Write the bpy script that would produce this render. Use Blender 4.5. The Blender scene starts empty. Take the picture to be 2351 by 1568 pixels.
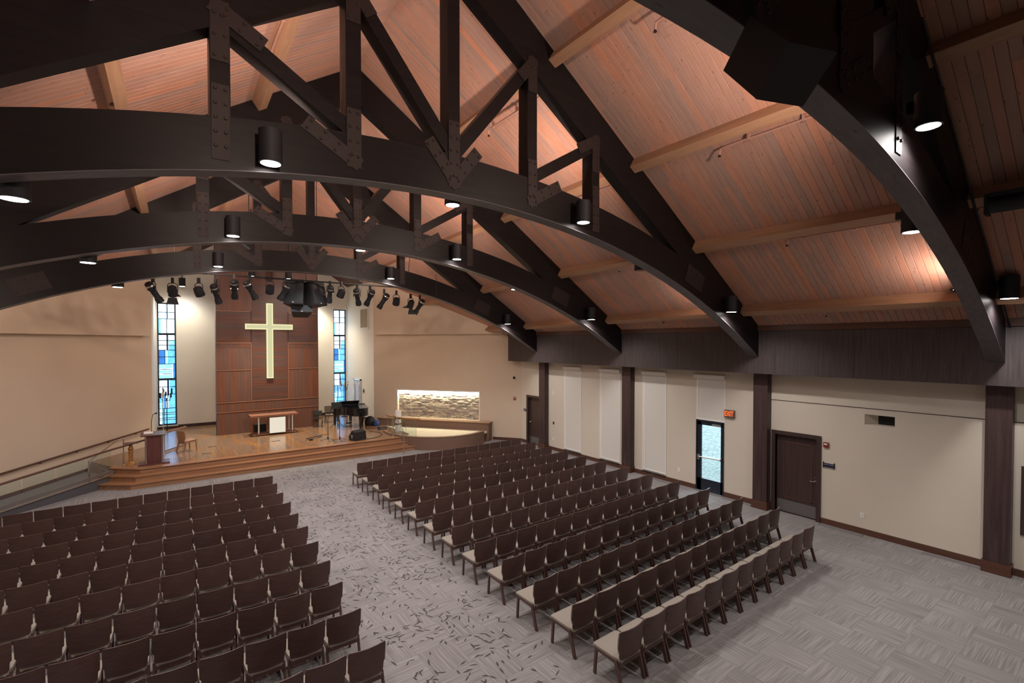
import bpy, math, random
from math import sin, cos, tan, pi, radians, sqrt, atan2, hypot
from mathutils import Vector, Matrix
random.seed(7)
SC = bpy.context.scene
COL = SC.collection

# ------------------------------------------------------------------ camera
cam_d = bpy.data.cameras.new('camera'); cam = bpy.data.objects.new('camera', cam_d); COL.objects.link(cam)
cam_d.sensor_width = 36.0; cam_d.lens = 36.0*1108/2351; cam_d.shift_y = (808.3-784)/2351
cam_d.clip_start = 0.05; cam_d.clip_end = 300
cam.location = (0, 0, 4.77)
cam.rotation_euler = (radians(90-1.1), 0, radians(-36.2))
SC.camera = cam
# ------------------------------------------------------------------ world, exposure
SC.view_settings.view_transform = 'Standard'; SC.view_settings.look = 'None'
SC.view_settings.exposure = 0.45; SC.view_settings.gamma = 1.0; SC.view_settings.use_curve_mapping = False
W = bpy.data.worlds.new('world'); SC.world = W; W.use_nodes = True
W.node_tree.nodes['Background'].inputs[0].default_value = (0.72, 0.87, 1.0, 1)
W.node_tree.nodes['Background'].inputs[1].default_value = 6.6
# lamp strengths (each lamp object is made with its fixture below)
P_DOWN, P_UP, P_STAGE, P_WASH, P_NICHE = 134.0, 98.0, 1050.0, 240.0, 62.0
C_DOWN, C_UP, C_WARM = (1.0, 0.955, 0.93), (1.0, 0.78, 0.66), (1.0, 0.88, 0.66)

# ------------------------------------------------------------------ materials
def nt(m):
    m.use_nodes = True; t = m.node_tree; return t, t.nodes, t.links, t.nodes['Principled BSDF']
def plain(name, col, rough=.6, metal=0., spec=.5, noise=0., nscale=30., bump=0., emit=None, estr=0.):
    m = bpy.data.materials.new(name); t, N, L, b = nt(m)
    b.inputs['Base Color'].default_value = (*col, 1); b.inputs['Roughness'].default_value = rough
    b.inputs['Metallic'].default_value = metal; b.inputs['Specular IOR Level'].default_value = spec
    if noise or bump:
        tc = N.new('ShaderNodeTexCoord'); no = N.new('ShaderNodeTexNoise')
        no.inputs['Scale'].default_value = nscale; no.inputs['Detail'].default_value = 4
        L.new(tc.outputs['Object'], no.inputs['Vector'])
        if noise:
            mx = N.new('ShaderNodeMix'); mx.data_type = 'RGBA'
            mx.inputs[6].default_value = (*[c*(1-noise) for c in col], 1); mx.inputs[7].default_value = (*[min(1, c*(1+noise)) for c in col], 1)
            L.new(no.outputs[0], mx.inputs[0]); L.new(mx.outputs[2], b.inputs['Base Color'])
        if bump:
            bp = N.new('ShaderNodeBump'); bp.inputs['Strength'].default_value = bump; bp.inputs['Distance'].default_value = .01
            L.new(no.outputs[0], bp.inputs['Height']); L.new(bp.outputs[0], b.inputs['Normal'])
    if emit:
        b.inputs['Emission Color'].default_value = (*emit, 1); b.inputs['Emission Strength'].default_value = estr
    return m
def wood(name, c1, c2, scale=(1, 12, 12), rough=.5, tint=0., knots=None, spec=.4, cnt=.5, rnd=0.):
    """grain = noise stretched along the small-scale axis; 'tint' face attribute shifts each board"""
    m = bpy.data.materials.new(name); t, N, L, b = nt(m)
    b.inputs['Roughness'].default_value = rough; b.inputs['Specular IOR Level'].default_value = spec
    tc = N.new('ShaderNodeTexCoord'); mp = N.new('ShaderNodeMapping'); mp.inputs['Scale'].default_value = scale
    vec = tc.outputs['Object']
    at = N.new('ShaderNodeAttribute'); at.attribute_name = 'tint'
    if tint:
        ad = N.new('ShaderNodeVectorMath'); ad.operation = 'MULTIPLY_ADD'
        cx = N.new('ShaderNodeCombineXYZ')
        for i in range(3): L.new(at.outputs['Fac'], cx.inputs[i])
        L.new(cx.outputs[0], ad.inputs[0]); ad.inputs[1].default_value = (7, 7, 7); L.new(vec, ad.inputs[2]); vec = ad.outputs[0]
    L.new(vec, mp.inputs['Vector'])
    no = N.new('ShaderNodeTexNoise'); no.inputs['Scale'].default_value = 1.; no.inputs['Detail'].default_value = 6; no.inputs['Roughness'].default_value = .6; no.inputs['Distortion'].default_value = .6
    L.new(mp.outputs[0], no.inputs['Vector'])
    mr = N.new('ShaderNodeMapRange'); mr.inputs[1].default_value = .5-cnt/2; mr.inputs[2].default_value = .5+cnt/2
    L.new(no.outputs[0], mr.inputs[0]); fac = mr.outputs[0]
    mx = N.new('ShaderNodeMix'); mx.data_type = 'RGBA'; mx.inputs[6].default_value = (*c1, 1); mx.inputs[7].default_value = (*c2, 1)
    L.new(fac, mx.inputs[0]); col = mx.outputs[2]
    if tint or rnd:
        hs = N.new('ShaderNodeHueSaturation'); ma = N.new('ShaderNodeMath'); ma.operation = 'MULTIPLY_ADD'
        if tint: L.new(at.outputs['Fac'], ma.inputs[0])
        else:
            oi = N.new('ShaderNodeObjectInfo'); L.new(oi.outputs['Random'], ma.inputs[0])
        ma.inputs[1].default_value = 2*(tint or rnd); ma.inputs[2].default_value = 1-(tint or rnd)
        L.new(ma.outputs[0], hs.inputs['Value']); L.new(col, hs.inputs['Color'])
        ms = N.new('ShaderNodeMath'); ms.operation = 'MULTIPLY_ADD'; L.new(ma.outputs[0], ms.inputs[0]); ms.inputs[1].default_value = 1.2; ms.inputs[2].default_value = -.2
        if tint: L.new(ms.outputs[0], hs.inputs['Saturation'])
        col = hs.outputs[0]
    if knots:
        vo = N.new('ShaderNodeTexVoronoi'); vo.inputs['Scale'].default_value = 1.; m2 = N.new('ShaderNodeMapping'); m2.inputs['Scale'].default_value = knots
        L.new(vec, m2.inputs['Vector']); L.new(m2.outputs[0], vo.inputs['Vector'])
        r2 = N.new('ShaderNodeMapRange'); r2.inputs[1].default_value = .05; r2.inputs[2].default_value = .13; r2.inputs[3].default_value = .75; r2.inputs[4].default_value = 0.
        L.new(vo.outputs['Distance'], r2.inputs[0])
        m3 = N.new('ShaderNodeMix'); m3.data_type = 'RGBA'; m3.inputs[7].default_value = (*[c*.28 for c in c1], 1)
        L.new(r2.outputs[0], m3.inputs[0]); L.new(col, m3.inputs[6]); col = m3.outputs[2]
    L.new(col, b.inputs['Base Color'])
    return m
def emitter(name, col, s):
    m = bpy.data.materials.new(name); m.use_nodes = True; t = m.node_tree; t.nodes.clear()
    e = t.nodes.new('ShaderNodeEmission'); e.inputs[0].default_value = (*col, 1); e.inputs[1].default_value = s
    o = t.nodes.new('ShaderNodeOutputMaterial'); t.links.new(e.outputs[0], o.inputs[0]); return m
def pane_mat(name, col, clear=.5):
    m = bpy.data.materials.new(name); m.use_nodes = True; t = m.node_tree; N = t.nodes; L = t.links; N.clear()
    tr = N.new('ShaderNodeBsdfTransparent'); tl = N.new('ShaderNodeBsdfTranslucent'); gl = N.new('ShaderNodeBsdfGlossy')
    tc = N.new('ShaderNodeTexCoord'); no = N.new('ShaderNodeTexNoise'); no.inputs['Scale'].default_value = 5; L.new(tc.outputs['Object'], no.inputs['Vector'])
    mc = N.new('ShaderNodeMix'); mc.data_type = 'RGBA'; mc.inputs[6].default_value = (*[c*.72 for c in col], 1); mc.inputs[7].default_value = (*[min(1, c*1.15) for c in col], 1)
    L.new(no.outputs[0], mc.inputs[0]); L.new(mc.outputs[2], tr.inputs[0]); L.new(mc.outputs[2], tl.inputs[0])
    gl.inputs['Roughness'].default_value = .1
    m1 = N.new('ShaderNodeMixShader'); m1.inputs[0].default_value = 1-clear; L.new(tr.outputs[0], m1.inputs[1]); L.new(tl.outputs[0], m1.inputs[2])
    m2 = N.new('ShaderNodeMixShader'); m2.inputs[0].default_value = .05; L.new(m1.outputs[0], m2.inputs[1]); L.new(gl.outputs[0], m2.inputs[2])
    o = N.new('ShaderNodeOutputMaterial'); L.new(m2.outputs[0], o.inputs[0]); return m
def glass_mat(name, col=(.9, .96, .95), refl=.07):
    m = bpy.data.materials.new(name); m.use_nodes = True; t = m.node_tree; N = t.nodes; L = t.links; N.clear()
    tr = N.new('ShaderNodeBsdfTransparent'); tr.inputs[0].default_value = (*col, 1); gl = N.new('ShaderNodeBsdfGlossy'); gl.inputs['Roughness'].default_value = .03
    m2 = N.new('ShaderNodeMixShader'); m2.inputs[0].default_value = refl; L.new(tr.outputs[0], m2.inputs[1]); L.new(gl.outputs[0], m2.inputs[2])
    o = N.new('ShaderNodeOutputMaterial'); L.new(m2.outputs[0], o.inputs[0]); return m
def carpet_mat(name, a, b_, cnt=.28):
    m = bpy.data.materials.new(name); t, N, L, b = nt(m)
    b.inputs['Roughness'].default_value = .95; b.inputs['Specular IOR Level'].default_value = .15
    tc = N.new('ShaderNodeTexCoord'); outs = []
    for s in ((52, 1.3, 1), (1.3, 52, 1)):
        mp = N.new('ShaderNodeMapping'); mp.inputs['Scale'].default_value = s; no = N.new('ShaderNodeTexNoise'); no.inputs['Scale'].default_value = 1; no.inputs['Detail'].default_value = 3
        L.new(tc.outputs['Object'], mp.inputs[0]); L.new(mp.outputs[0], no.inputs['Vector']); outs.append(no.outputs[0])
    ad = N.new('ShaderNodeAttribute'); ad.attribute_name = 'dir'; at = N.new('ShaderNodeAttribute'); at.attribute_name = 'tint'
    mf = N.new('ShaderNodeMix'); L.new(ad.outputs['Fac'], mf.inputs[0]); L.new(outs[0], mf.inputs[2]); L.new(outs[1], mf.inputs[3])
    mr = N.new('ShaderNodeMapRange'); mr.inputs[1].default_value = .5-cnt/2; mr.inputs[2].default_value = .5+cnt/2; L.new(mf.outputs[0], mr.inputs[0])
    mx = N.new('ShaderNodeMix'); mx.data_type = 'RGBA'; mx.inputs[6].default_value = (*a, 1); mx.inputs[7].default_value = (*b_, 1); L.new(mr.outputs[0], mx.inputs[0])
    ma = N.new('ShaderNodeMath'); ma.operation = 'MULTIPLY_ADD'; ma.inputs[1].default_value = .12; ma.inputs[2].default_value = .94; L.new(at.outputs['Fac'], ma.inputs[0])
    hs = N.new('ShaderNodeHueSaturation'); L.new(ma.outputs[0], hs.inputs['Value']); L.new(mx.outputs[2], hs.inputs['Color']); L.new(hs.outputs[0], b.inputs['Base Color'])
    bp = N.new('ShaderNodeBump'); bp.inputs['Strength'].default_value = .25; bp.inputs['Distance'].default_value = .004; L.new(mf.outputs[0], bp.inputs['Height']); L.new(bp.outputs[0], b.inputs['Normal'])
    return m

MT = dict(
  truss=wood('truss_stain', (.0052, .0042, .0048), (.013, .0085, .0085), (1.2, 20, 20), .45, rnd=0., spec=.22),
  soffit=wood('lit_underside', (.070, .062, .066), (.125, .112, .116), (1.0, 9, 9), .5, knots=(1.5, 8, 8)),  # truss wood made paler: light on the undersides put into the colour
  steel=plain('gusset_steel', (.0165, .0075, .0065), .6, .1, noise=.25, nscale=9),
  bolt=plain('bolt_steel', (.035, .020, .018), .5, .3),
  pine=wood('ceiling_pine', (.385, .208, .155), (.465, .268, .202), (1.1, 11, 3), .62, tint=.19, knots=(4.5, 10, 3), spec=.25),
  deck=plain('roof_deck', (.10, .05, .035), .8),
  purlin=wood('purlin_fir', (.31, .168, .098), (.43, .250, .150), (14, 1.0, 14), .5),
  pipe=plain('pipe_paint', (.40, .22, .17), .45),
  wall=plain('wall_paint', (.625, .56, .47), .75, noise=.03, nscale=2),
  wallw=plain('apse_paint', (.78, .74, .655), .7, noise=.02, nscale=2),
  wallc=plain('diagonal_paint', (.63, .515, .395), .75, noise=.03, nscale=2),
  fascia=wood('fascia_laminate', (.034, .025, .0255), (.084, .065, .064), (1, 34, 1.3), .45),
  column=wood('column_laminate', (.030, .018, .019), (.085, .050, .048), (9, 11, .55), .4, cnt=.4),
  base=wood('base_walnut', (.070, .030, .020), (.125, .056, .036), (4, 1.2, 30), .35),
  doorw=wood('door_walnut', (.038, .023, .021), (.068, .041, .036), (5, 18, 1.2), .38),
  kick=plain('kick_plate', (.26, .25, .25), .38, .8),
  chrome=plain('brushed_metal', (.62, .60, .57), .25, 1.0),
  white=plain('white_plastic', (.84, .83, .80), .5),
  shade=plain('shade_fabric', (.66, .635, .585), .85, noise=.03, nscale=60),
  jamb=plain('white_jamb', (.80, .78, .74), .6),
  black=plain('black_metal', (.005, .0058, .009), .65, .0),
  blackp=plain('black_plastic', (.010, .009, .010), .65, noise=.3, nscale=40),
  grille=plain('speaker_grille', (.006, .008, .012), .75, noise=.4, nscale=300),
  lamp=emitter('lamp_lens', (1.0, .93, .88), 26.),
  lampw=emitter('lamp_lens_warm', (1.0, .90, .72), 18.),
  lampoff=plain('lamp_reflector', (.55, .55, .55), .15, 1.),
  carpet=carpet_mat('carpet_tile', (.190, .175, .173), (.286, .268, .262)),
  carpetb=plain('carpet_backing', (.22, .20, .195), .95),
  leaf=plain('carpet_leaf', (.055, .050, .052), .95),
  register=plain('register_metal', (.50, .49, .50), .35, .7),
  regdark=plain('register_dark', (.20, .19, .20), .5, .5),
  seatf=plain('seat_fabric', (.275, .24, .20), .9, noise=.10, nscale=120, bump=.2),
  cwood=wood('chair_walnut', (.066, .033, .029), (.108, .058, .050), (5, 5, 26), .36, rnd=.14),
  cleg=wood('chair_leg_walnut', (.070, .034, .028), (.118, .062, .052), (20, 20, 3), .36),
  cside=plain('stage_chair_wood', (.30, .16, .09), .45, noise=.15, nscale=14),
  panel=wood('panel_walnut', (.112, .050, .034), (.170, .080, .055), (9, 9, .8), .34, tint=.16),
  panelh=wood('panel_walnut_flat', (.072, .034, .026), (.135, .063, .045), (.7, 9, 26), .34, tint=.18),
  ptrim=plain('panel_trim', (.27, .12, .07), .35),
  stage=wood('stage_oak', (.18, .097, .052), (.31, .182, .105), (13, .9, 3), .2, tint=.20, spec=.6),
  riser=wood('stage_riser', (.22, .108, .057), (.37, .195, .108), (.9, 13, 13), .28, tint=.10),
  cross=emitter('cross_glow', (1.0, .95, .56), .50), crossr=emitter('cross_rim_glow', (1.0, .96, .55), .70),
  altarg=emitter('altar_panel_glow', (1.0, .90, .73), .60),
  stone=wood('ledge_stone', (.34, .30, .25), (.56, .51, .43), (6, 6, 18), .8, tint=.38),
  stucco=plain('font_plaster', (.175, .100, .070), .7, noise=.06, nscale=3),
  fontcap=plain('font_cap', (.235, .140, .085), .5, noise=.15, nscale=8),
  fontfl=plain('font_floor', (.72, .64, .46), .6),
  glass=glass_mat('clear_glass'),
  wframe=plain('window_frame', (.010, .014, .026), .45, .1),
  red=plain('alarm_red', (.22, .028, .025), .35), exitred=emitter('exit_letters', (1.0, .13, .02), 1.1), exitface=plain('exit_face', (.13, .10, .09), .5),
  signb=plain('sign_navy', (.012, .010, .040), .4), signt=plain('sign_text', (.50, .46, .55), .5),
  brassw=wood('pedestal_oak', (.30, .13, .03), (.46, .22, .06), (8, 8, 2), .3),
  piano=plain('piano_lacquer', (.006, .006, .009), .08, 0, .7),
  ivory=plain('ivory', (.75, .72, .64), .3),
  pulpit=wood('pulpit_cherry', (.085, .028, .027), (.135, .048, .044), (6, 6, 1.2), .35),
  altarw=wood('altar_cherry', (.20, .090, .058), (.30, .145, .095), (1, 8, 8), .4),
  cable=plain('cable_rubber', (.015, .013, .013), .5),
  dirt=plain('outside_ground', (.13, .145, .14), .95, noise=.9, nscale=9),
  candle=plain('candle_wax', (.85, .82, .74), .5),
  tintL=pane_mat('pane_sky', (.23, .40, .54)), tintB=pane_mat('pane_blue', (.12, .24, .39)), tintC=pane_mat('pane_cyan', (.33, .55, .64)), tintW=pane_mat('pane_opal', (.62, .66, .68), .35), tintD=pane_mat('pane_slate', (.05, .11, .17)),
)

# ------------------------------------------------------------------ mesh helpers
ORG = {}
class MB:
    def __init__(s): s.v = []; s.f = []; s.t = []; s.d = []; s.sm = False
    def quadbox(s, pts, tint=None, dr=None):
        n = len(s.v); s.v += [tuple(p) for p in pts]
        fs = [(0, 3, 2, 1), (4, 5, 6, 7), (0, 1, 5, 4), (1, 2, 6, 5), (2, 3, 7, 6), (3, 0, 4, 7)]
        for f in fs: s.add([n+i for i in f], tint, dr)
        return s
    def add(s, f, tint=None, dr=None):
        s.f.append(tuple(f)); s.t.append(.5 if tint is None else tint); s.d.append(0. if dr is None else dr)
    def box(s, x0, x1, y0, y1, z0, z1, tint=None, dr=None):
        return s.quadbox([(x0, y0, z0), (x1, y0, z0), (x1, y1, z0), (x0, y1, z0), (x0, y0, z1), (x1, y0, z1), (x1, y1, z1), (x0, y1, z1)], tint, dr)
    def obox(s, c, ax, ay, az, tint=None):
        c, ax, ay, az = Vector(c), Vector(ax), Vector(ay), Vector(az)
        return s.quadbox([c-ax-ay-az, c+ax-ay-az, c+ax+ay-az, c-ax+ay-az, c-ax-ay+az, c+ax-ay+az, c+ax+ay+az, c-ax+ay+az], tint)
    def beam(s, p, q, w, h, upv=(0, 0, 1), tint=None):
        p, q = Vector(p), Vector(q); d = (q-p).normalized(); u = Vector(upv); sd = d.cross(u)
        if sd.length < 1e-4: sd = d.cross(Vector((0, 1, 0)))
        sd.normalize(); u = sd.cross(d).normalized()
        return s.obox((p+q)/2, sd*w/2, d*((q-p).length/2), u*h/2, tint)
    def prism(s, pts, ext, tint=None):
        n = len(s.v); k = len(pts); e = Vector(ext)
        s.v += [tuple(p) for p in pts]+[tuple(Vector(p)+e) for p in pts]
        s.add(list(range(n, n+k))[::-1], tint); s.add(range(n+k, n+2*k), tint)
        for i in range(k):
            j = (i+1) % k; s.add((n+i, n+j, n+k+j, n+k+i), tint)
        return s
    def tube(s, path, r, n=8, cap=True):
        P = [Vector(p) for p in path]; rings = []; pu = None
        for i, p in enumerate(P):
            d = ((P[i]-P[i-1]).normalized() if i else Vector())+((P[i+1]-P[i]).normalized() if i < len(P)-1 else Vector())
            d.normalize()
            u = Vector((0, 0, 1)) if pu is None else pu
            if abs(d.dot(u)) > .98: u = Vector((1, 0, 0)) if abs(d.x) < .9 else Vector((0, 1, 0))
            a = d.cross(u).normalized(); u2 = a.cross(d); pu = u2
            rr = r[i] if isinstance(r, (list, tuple)) else r
            rings.append([p+a*(rr*cos(2*pi*k/n))+u2*(rr*sin(2*pi*k/n)) for k in range(n)])
        b = len(s.v)
        for g in rings: s.v += [tuple(q) for q in g]
        for i in range(len(P)-1):
            for k in range(n):
                k2 = (k+1) % n; s.add((b+i*n+k, b+i*n+k2, b+(i+1)*n+k2, b+(i+1)*n+k))
        if cap:
            s.add([b+k for k in range(n)][::-1]); s.add([b+(len(P)-1)*n+k for k in range(n)])
        s.sm = True
        return s
    def lathe(s, prof, c=(0, 0, 0), n=16, axis=None):
        M = Matrix.Identity(3)
        if axis is not None: M = Vector((0, 0, 1)).rotation_difference(Vector(axis).normalized()).to_matrix()
        b = len(s.v); c = Vector(c)
        for r, z in prof:
            for k in range(n): s.v.append(tuple(c+M @ Vector((r*cos(2*pi*k/n), r*sin(2*pi*k/n), z))))
        for i in range(len(prof)-1):
            for k in range(n):
                k2 = (k+1) % n; s.add((b+i*n+k, b+i*n+k2, b+(i+1)*n+k2, b+(i+1)*n+k))
        s.add([b+k for k in range(n)][::-1]); s.add([b+(len(prof)-1)*n+k for k in range(n)])
        s.sm = True
        return s
    def grid(s, rows, thick=None):
        """rows of points -> surface; with thick a vector function gives a closed shell"""
        nr, nc = len(rows), len(rows[0]); b = len(s.v)
        for r in rows: s.v += [tuple(p) for p in r]
        for i in range(nr-1):
            for j in range(nc-1): s.add((b+i*nc+j, b+i*nc+j+1, b+(i+1)*nc+j+1, b+(i+1)*nc+j))
        if thick is not None:
            b2 = len(s.v); th = Vector(thick)
            for r in rows: s.v += [tuple(Vector(p)+th) for p in r]
            for i in range(nr-1):
                for j in range(nc-1): s.add((b2+i*nc+j, b2+(i+1)*nc+j, b2+(i+1)*nc+j+1, b2+i*nc+j+1))
            edge = [(i, 0) for i in range(nr)]+[(nr-1, j) for j in range(1, nc)]+[(i, nc-1) for i in range(nr-2, -1, -1)]+[(0, j) for j in range(nc-2, 0, -1)]
            for k in range(len(edge)):
                (i, j), (i2, j2) = edge[k], edge[(k+1) % len(edge)]
                s.add((b+i*nc+j, b+i2*nc+j2, b2+i2*nc+j2, b2+i*nc+j))
        return s
    def mesh(s, name, org=(0, 0, 0)):
        o = Vector(org); me = bpy.data.meshes.new(name)
        me.from_pydata([tuple(Vector(p)-o) for p in s.v], [], s.f)
        a = me.attributes.new('tint', 'FLOAT', 'FACE'); a.data.foreach_set('value', s.t)
        a = me.attributes.new('dir', 'FLOAT', 'FACE'); a.data.foreach_set('value', s.d)
        if s.sm:
            me.polygons.foreach_set('use_smooth', [True]*len(me.polygons))
            me.set_sharp_from_angle(angle=radians(38))
        me.update(); return me
    def build(s, name, mat, parent=None, label=None, cat=None, group=None, kind=None):
        if parent is not None: org = ORG[parent.name]
        else:
            xs, ys, zs = zip(*s.v); org = ((min(xs)+max(xs))/2, (min(ys)+max(ys))/2, min(zs))
        me = s.mesh(name, org); me.materials.append(MT[mat] if isinstance(mat, str) else mat)
        o = bpy.data.objects.new(name, me); COL.objects.link(o)
        if parent is not None: o.parent = parent
        else: o.location = org
        ORG[o.name] = org; tag(o, label, cat, group, kind); return o
def tag(o, label=None, cat=None, group=None, kind=None):
    if label: o['label'] = label
    if cat: o['category'] = cat
    if group: o['group'] = group
    if kind: o['kind'] = kind
    return o
def thing(name, loc, label=None, cat=None, group=None, kind=None):
    o = bpy.data.objects.new(name, None); COL.objects.link(o); o.location = loc; o.empty_display_size = .1
    ORG[o.name] = tuple(loc); return tag(o, label, cat, group, kind)
def copy_tree(o, parent=None):
    c = o.copy(); COL.objects.link(c); c.parent = parent
    for ch in list(o.children): copy_tree(ch, c)
    return c
def lamp(name, typ, loc, tgt, power, col, parent=None, **kw):
    d = bpy.data.lights.new(name, typ); d.energy = power; d.color = col
    for k, v in kw.items(): setattr(d, k, v)
    o = bpy.data.objects.new(name, d); COL.objects.link(o)
    dirv = Vector(tgt)-Vector(loc); o.rotation_euler = dirv.to_track_quat('-Z', 'Y').to_euler()
    if parent is not None:
        o.parent = parent; o.location = Vector(loc)-Vector(ORG[parent.name])
    else: o.location = loc
    return o
ORD = 'zeroth first second third fourth fifth sixth seventh eighth ninth tenth eleventh twelfth thirteenth fourteenth fifteenth sixteenth'.split()

# ------------------------------------------------------------------ room constants
XE, ZE, SL = 13.5, 5.22, .65          # eave line on the right slope
TY = [2.07, 6.93, 11.85, 16.70]       # truss planes, nearest first
def ridge(y):
    P = [(-4, 3.83), (7, 3.83), (11.85, 3.93), (16.7, 4.05), (30, 4.45)]
    for (a, b), (c, d) in zip(P, P[1:]):
        if y <= c: return b+(d-b)*(y-a)/(c-a)
    return P[-1][1]
def zr(y): return ZE+SL*(XE-ridge(y))
def zceil(x, y): return zr(y)-SL*abs(x-ridge(y))
STG = .533
DR0, DR1 = Vector((9.2, 25.0, 0)), Vector((14.2, 18.5, 0))       # diagonal wall right of the stage
DL0, DL1 = Vector((-.25, 25.0, 0)), Vector((-5.4, 18.4, 0))      # diagonal wall left of the stage
dR = (DR1-DR0).normalized(); nR = Vector((dR.y, -dR.x, 0)); nR = nR if nR.x < 0 else -nR
dL = (DL1-DL0).normalized(); nL = Vector((dL.y, -dL.x, 0)); nL = nL if nL.x > 0 else -nL
XL = -5.9                               # wall on the far left of the hall
YB = -3.2                               # rear wall behind the camera

# ------------------------------------------------------------------ floor of carpet tiles
fl = MB().box(XL-.3, 14.6, YB-.3, 26, -.12, -.006).build('floor', 'carpetb', kind='structure')
fl['label'] = 'grey taupe carpet tile floor laid in quarter turned squares'
TS = .612
cands = []
cx0, cy0 = 9.255-TS*25, 2.46-TS*9
camv = Vector((0, 0, 4.77))
def project(p):
    yaw, pt, F = radians(36.2), radians(1.1), 1108.
    fw = Vector((sin(yaw)*cos(pt), cos(yaw)*cos(pt), -sin(pt))); rt = Vector((cos(yaw), -sin(yaw), 0)); up = rt.cross(fw)
    q = Vector(p)-camv; z = q.dot(fw)
    if z < .1: return None
    return 1175.5+F*q.dot(rt)/z, 808.3-F*q.dot(up)/z, z
rest = MB()
def inroom(x, y):
    if x < XL+.1 or x > 14.1 or y < YB or y > 24.5: return False
    for a, d, n in ((DR0, dR, nR), (DL0, dL, nL)):
        if (Vector((x, y, 0))-a).dot(n) < 0: return False
    return True
for i in range(-2, 37):
    for j in range(0, 44):
        x0, y0 = cx0+i*TS, cy0+j*TS; cxm, cym = x0+TS/2, y0+TS/2
        if not (inroom(cxm, cym) or inroom(x0, y0) or inroom(x0+TS, y0)): continue
        if x0+TS > 14.12 or x0 < XL: x0 = max(x0, XL)
        x1, y1 = min(x0+TS, 14.12), min(y0+TS, 26)
        pr = project((cxm, cym, 0)); size = 0
        if pr and -60 < pr[0] < 2410 and pr[1] < 1640: size = 1/pr[2]
        # chairs stand over some tiles, so the ones left bare show largest
        if 5.0 < cxm < 12 and 4.3 < cym < 16.2 or cxm < 2.5 and 6 < cym < 16.2: size *= .55
        cands.append((size, i, j, x0, x1, y0, y1))
cands.sort(reverse=True)
g = 0.
for k, (sz, i, j, x0, x1, y0, y1) in enumerate(cands):
    m = MB() if k < 300 else rest; ti, dd = random.random(), float((i+j) % 2); c = .0012
    n = len(m.v)
    m.v += [(x0+g, y0+g, -.002), (x1-g, y0+g, -.002), (x1-g, y1-g, -.002), (x0+g, y1-g, -.002), (x0+g+c, y0+g+c, 0), (x1-g-c, y0+g+c, 0), (x1-g-c, y1-g-c, 0), (x0+g+c, y1-g-c, 0)]
    for f in [(4, 5, 6, 7), (0, 1, 5, 4), (1, 2, 6, 5), (2, 3, 7, 6), (3, 0, 4, 7)]: m.add([n+q for q in f], ti, dd)
    if k < 300: m.build('carpet_tile', 'carpet', fl)
rest.build('carpet_tiles', 'carpet', fl, kind='stuff')
# leaf print woven into the aisle carpet
lf = MB(); rl = random.Random(11)
def leaf(x, y, a, l, w):
    n = len(lf.v); ca, sa = cos(a), sin(a); prof = [(-.5, 0), (-.25, .42), (.1, .5), (.5, 0), (.1, -.5), (-.25, -.42)]
    for u, v in prof: lf.v.append((x+ca*u*l-sa*v*w, y+sa*u*l+ca*v*w, .0005+(n//6 % 150)*.00001))
    lf.add(range(n, n+6))
for _ in range(720):
    y = rl.uniform(3.6, 19.4); x = rl.uniform(2.62, 4.78)+.025*(y-8)
    k = rl.choice([1, 1, 1, 2, 3]); a0 = rl.uniform(0, 2*pi)
    for q in range(k):
        leaf(x+rl.gauss(0, .13)*(k > 1), y+rl.gauss(0, .13)*(k > 1), a0+rl.gauss(0, .7), rl.uniform(.09, .18), rl.uniform(.020, .034))
lf.build('leaf_print', 'leaf', fl, kind='stuff')

# ------------------------------------------------------------------ ceiling: deck, planks, purlins
ce = MB()
ys = [YB-.2, 7, 11.85, 16.7, 30.2]
for a, b in zip(ys, ys[1:]):
    for sd in (1, -1):
        o = .035
        pts = []
        for y in (a, b):
            xe = 14.5 if sd > 0 else 2*ridge(y)-14.5
            pts += [(ridge(y), y, zr(y)+o), (xe, y, zr(y)-SL*abs(xe-ridge(y))+o)]
        p = [pts[0], pts[1], pts[3], pts[2]]
        n = len(ce.v); ce.v += p+[(q[0], q[1], q[2]+.12) for q in p]
        for f in [(0, 1, 2, 3), (4, 5, 6, 7), (0, 1, 5, 4), (1, 2, 6, 5), (2, 3, 7, 6), (3, 0, 4, 7)]: ce.add([n+q for q in f])
ceil = ce.build('ceiling', 'deck', kind='structure'); ceil['label'] = 'pitched knotty pine plank ceiling with exposed purlins'
PW = .131
def plank(m, sd, y0, y1, s0, s1, ti):
    """board on slope sd between distances s0,s1 measured down from the ridge (horizontal run)"""
    c = .005; cs = [(0., .03), (0., c), (c, 0.), (1-c, 0.), (1., c), (1., .03)]
    n = len(m.v)
    for s in (s0+.0015, s1-.0015):
        for u, h in cs:
            yy = y0+.002+(y1-y0-.004)*(u if u in (0., 1.) else (c/(y1-y0) if u < .5 else 1-c/(y1-y0)))
            x = ridge(yy)+sd*s; m.v.append((x, yy, zr(yy)-SL*s+h))
    for k in range(5): m.add((n+k, n+k+1, n+7+k, n+6+k), ti)
    m.add([n+k for k in range(6)], ti); m.add([n+6+k for k in range(6)], ti)
restp = MB(); cnt = 0; rp = random.Random(3)
for sd in (1, -1):
    ny = int((26.5-YB)/PW)
    for r in range(ny):
        y0 = YB+r*PW; y1 = y0+PW
        L = XE+.9-ridge(y0); s = 0.; cuts = [0.]
        while s < L-1.2:
            s += rp.uniform(1.6, 3.6); cuts.append(min(s, L))
        if cuts[-1] < L: cuts.append(L)
        for a, b in zip(cuts, cuts[1:]):
            ti = min(1, max(0, rp.gauss(.5, .24)))
            ind = sd > 0 and 2.2 < y0 < 11.7 and cnt < 300 and a > .1 and b < L-.01 and (y0 < 6.8 or a > 2.5)
            if ind:
                m = MB(); plank(m, sd, y0, y1, a, b, ti); m.build('plank', 'pine', ceil); cnt += 1
            else: plank(restp, sd, y0, y1, a, b, ti)
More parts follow.
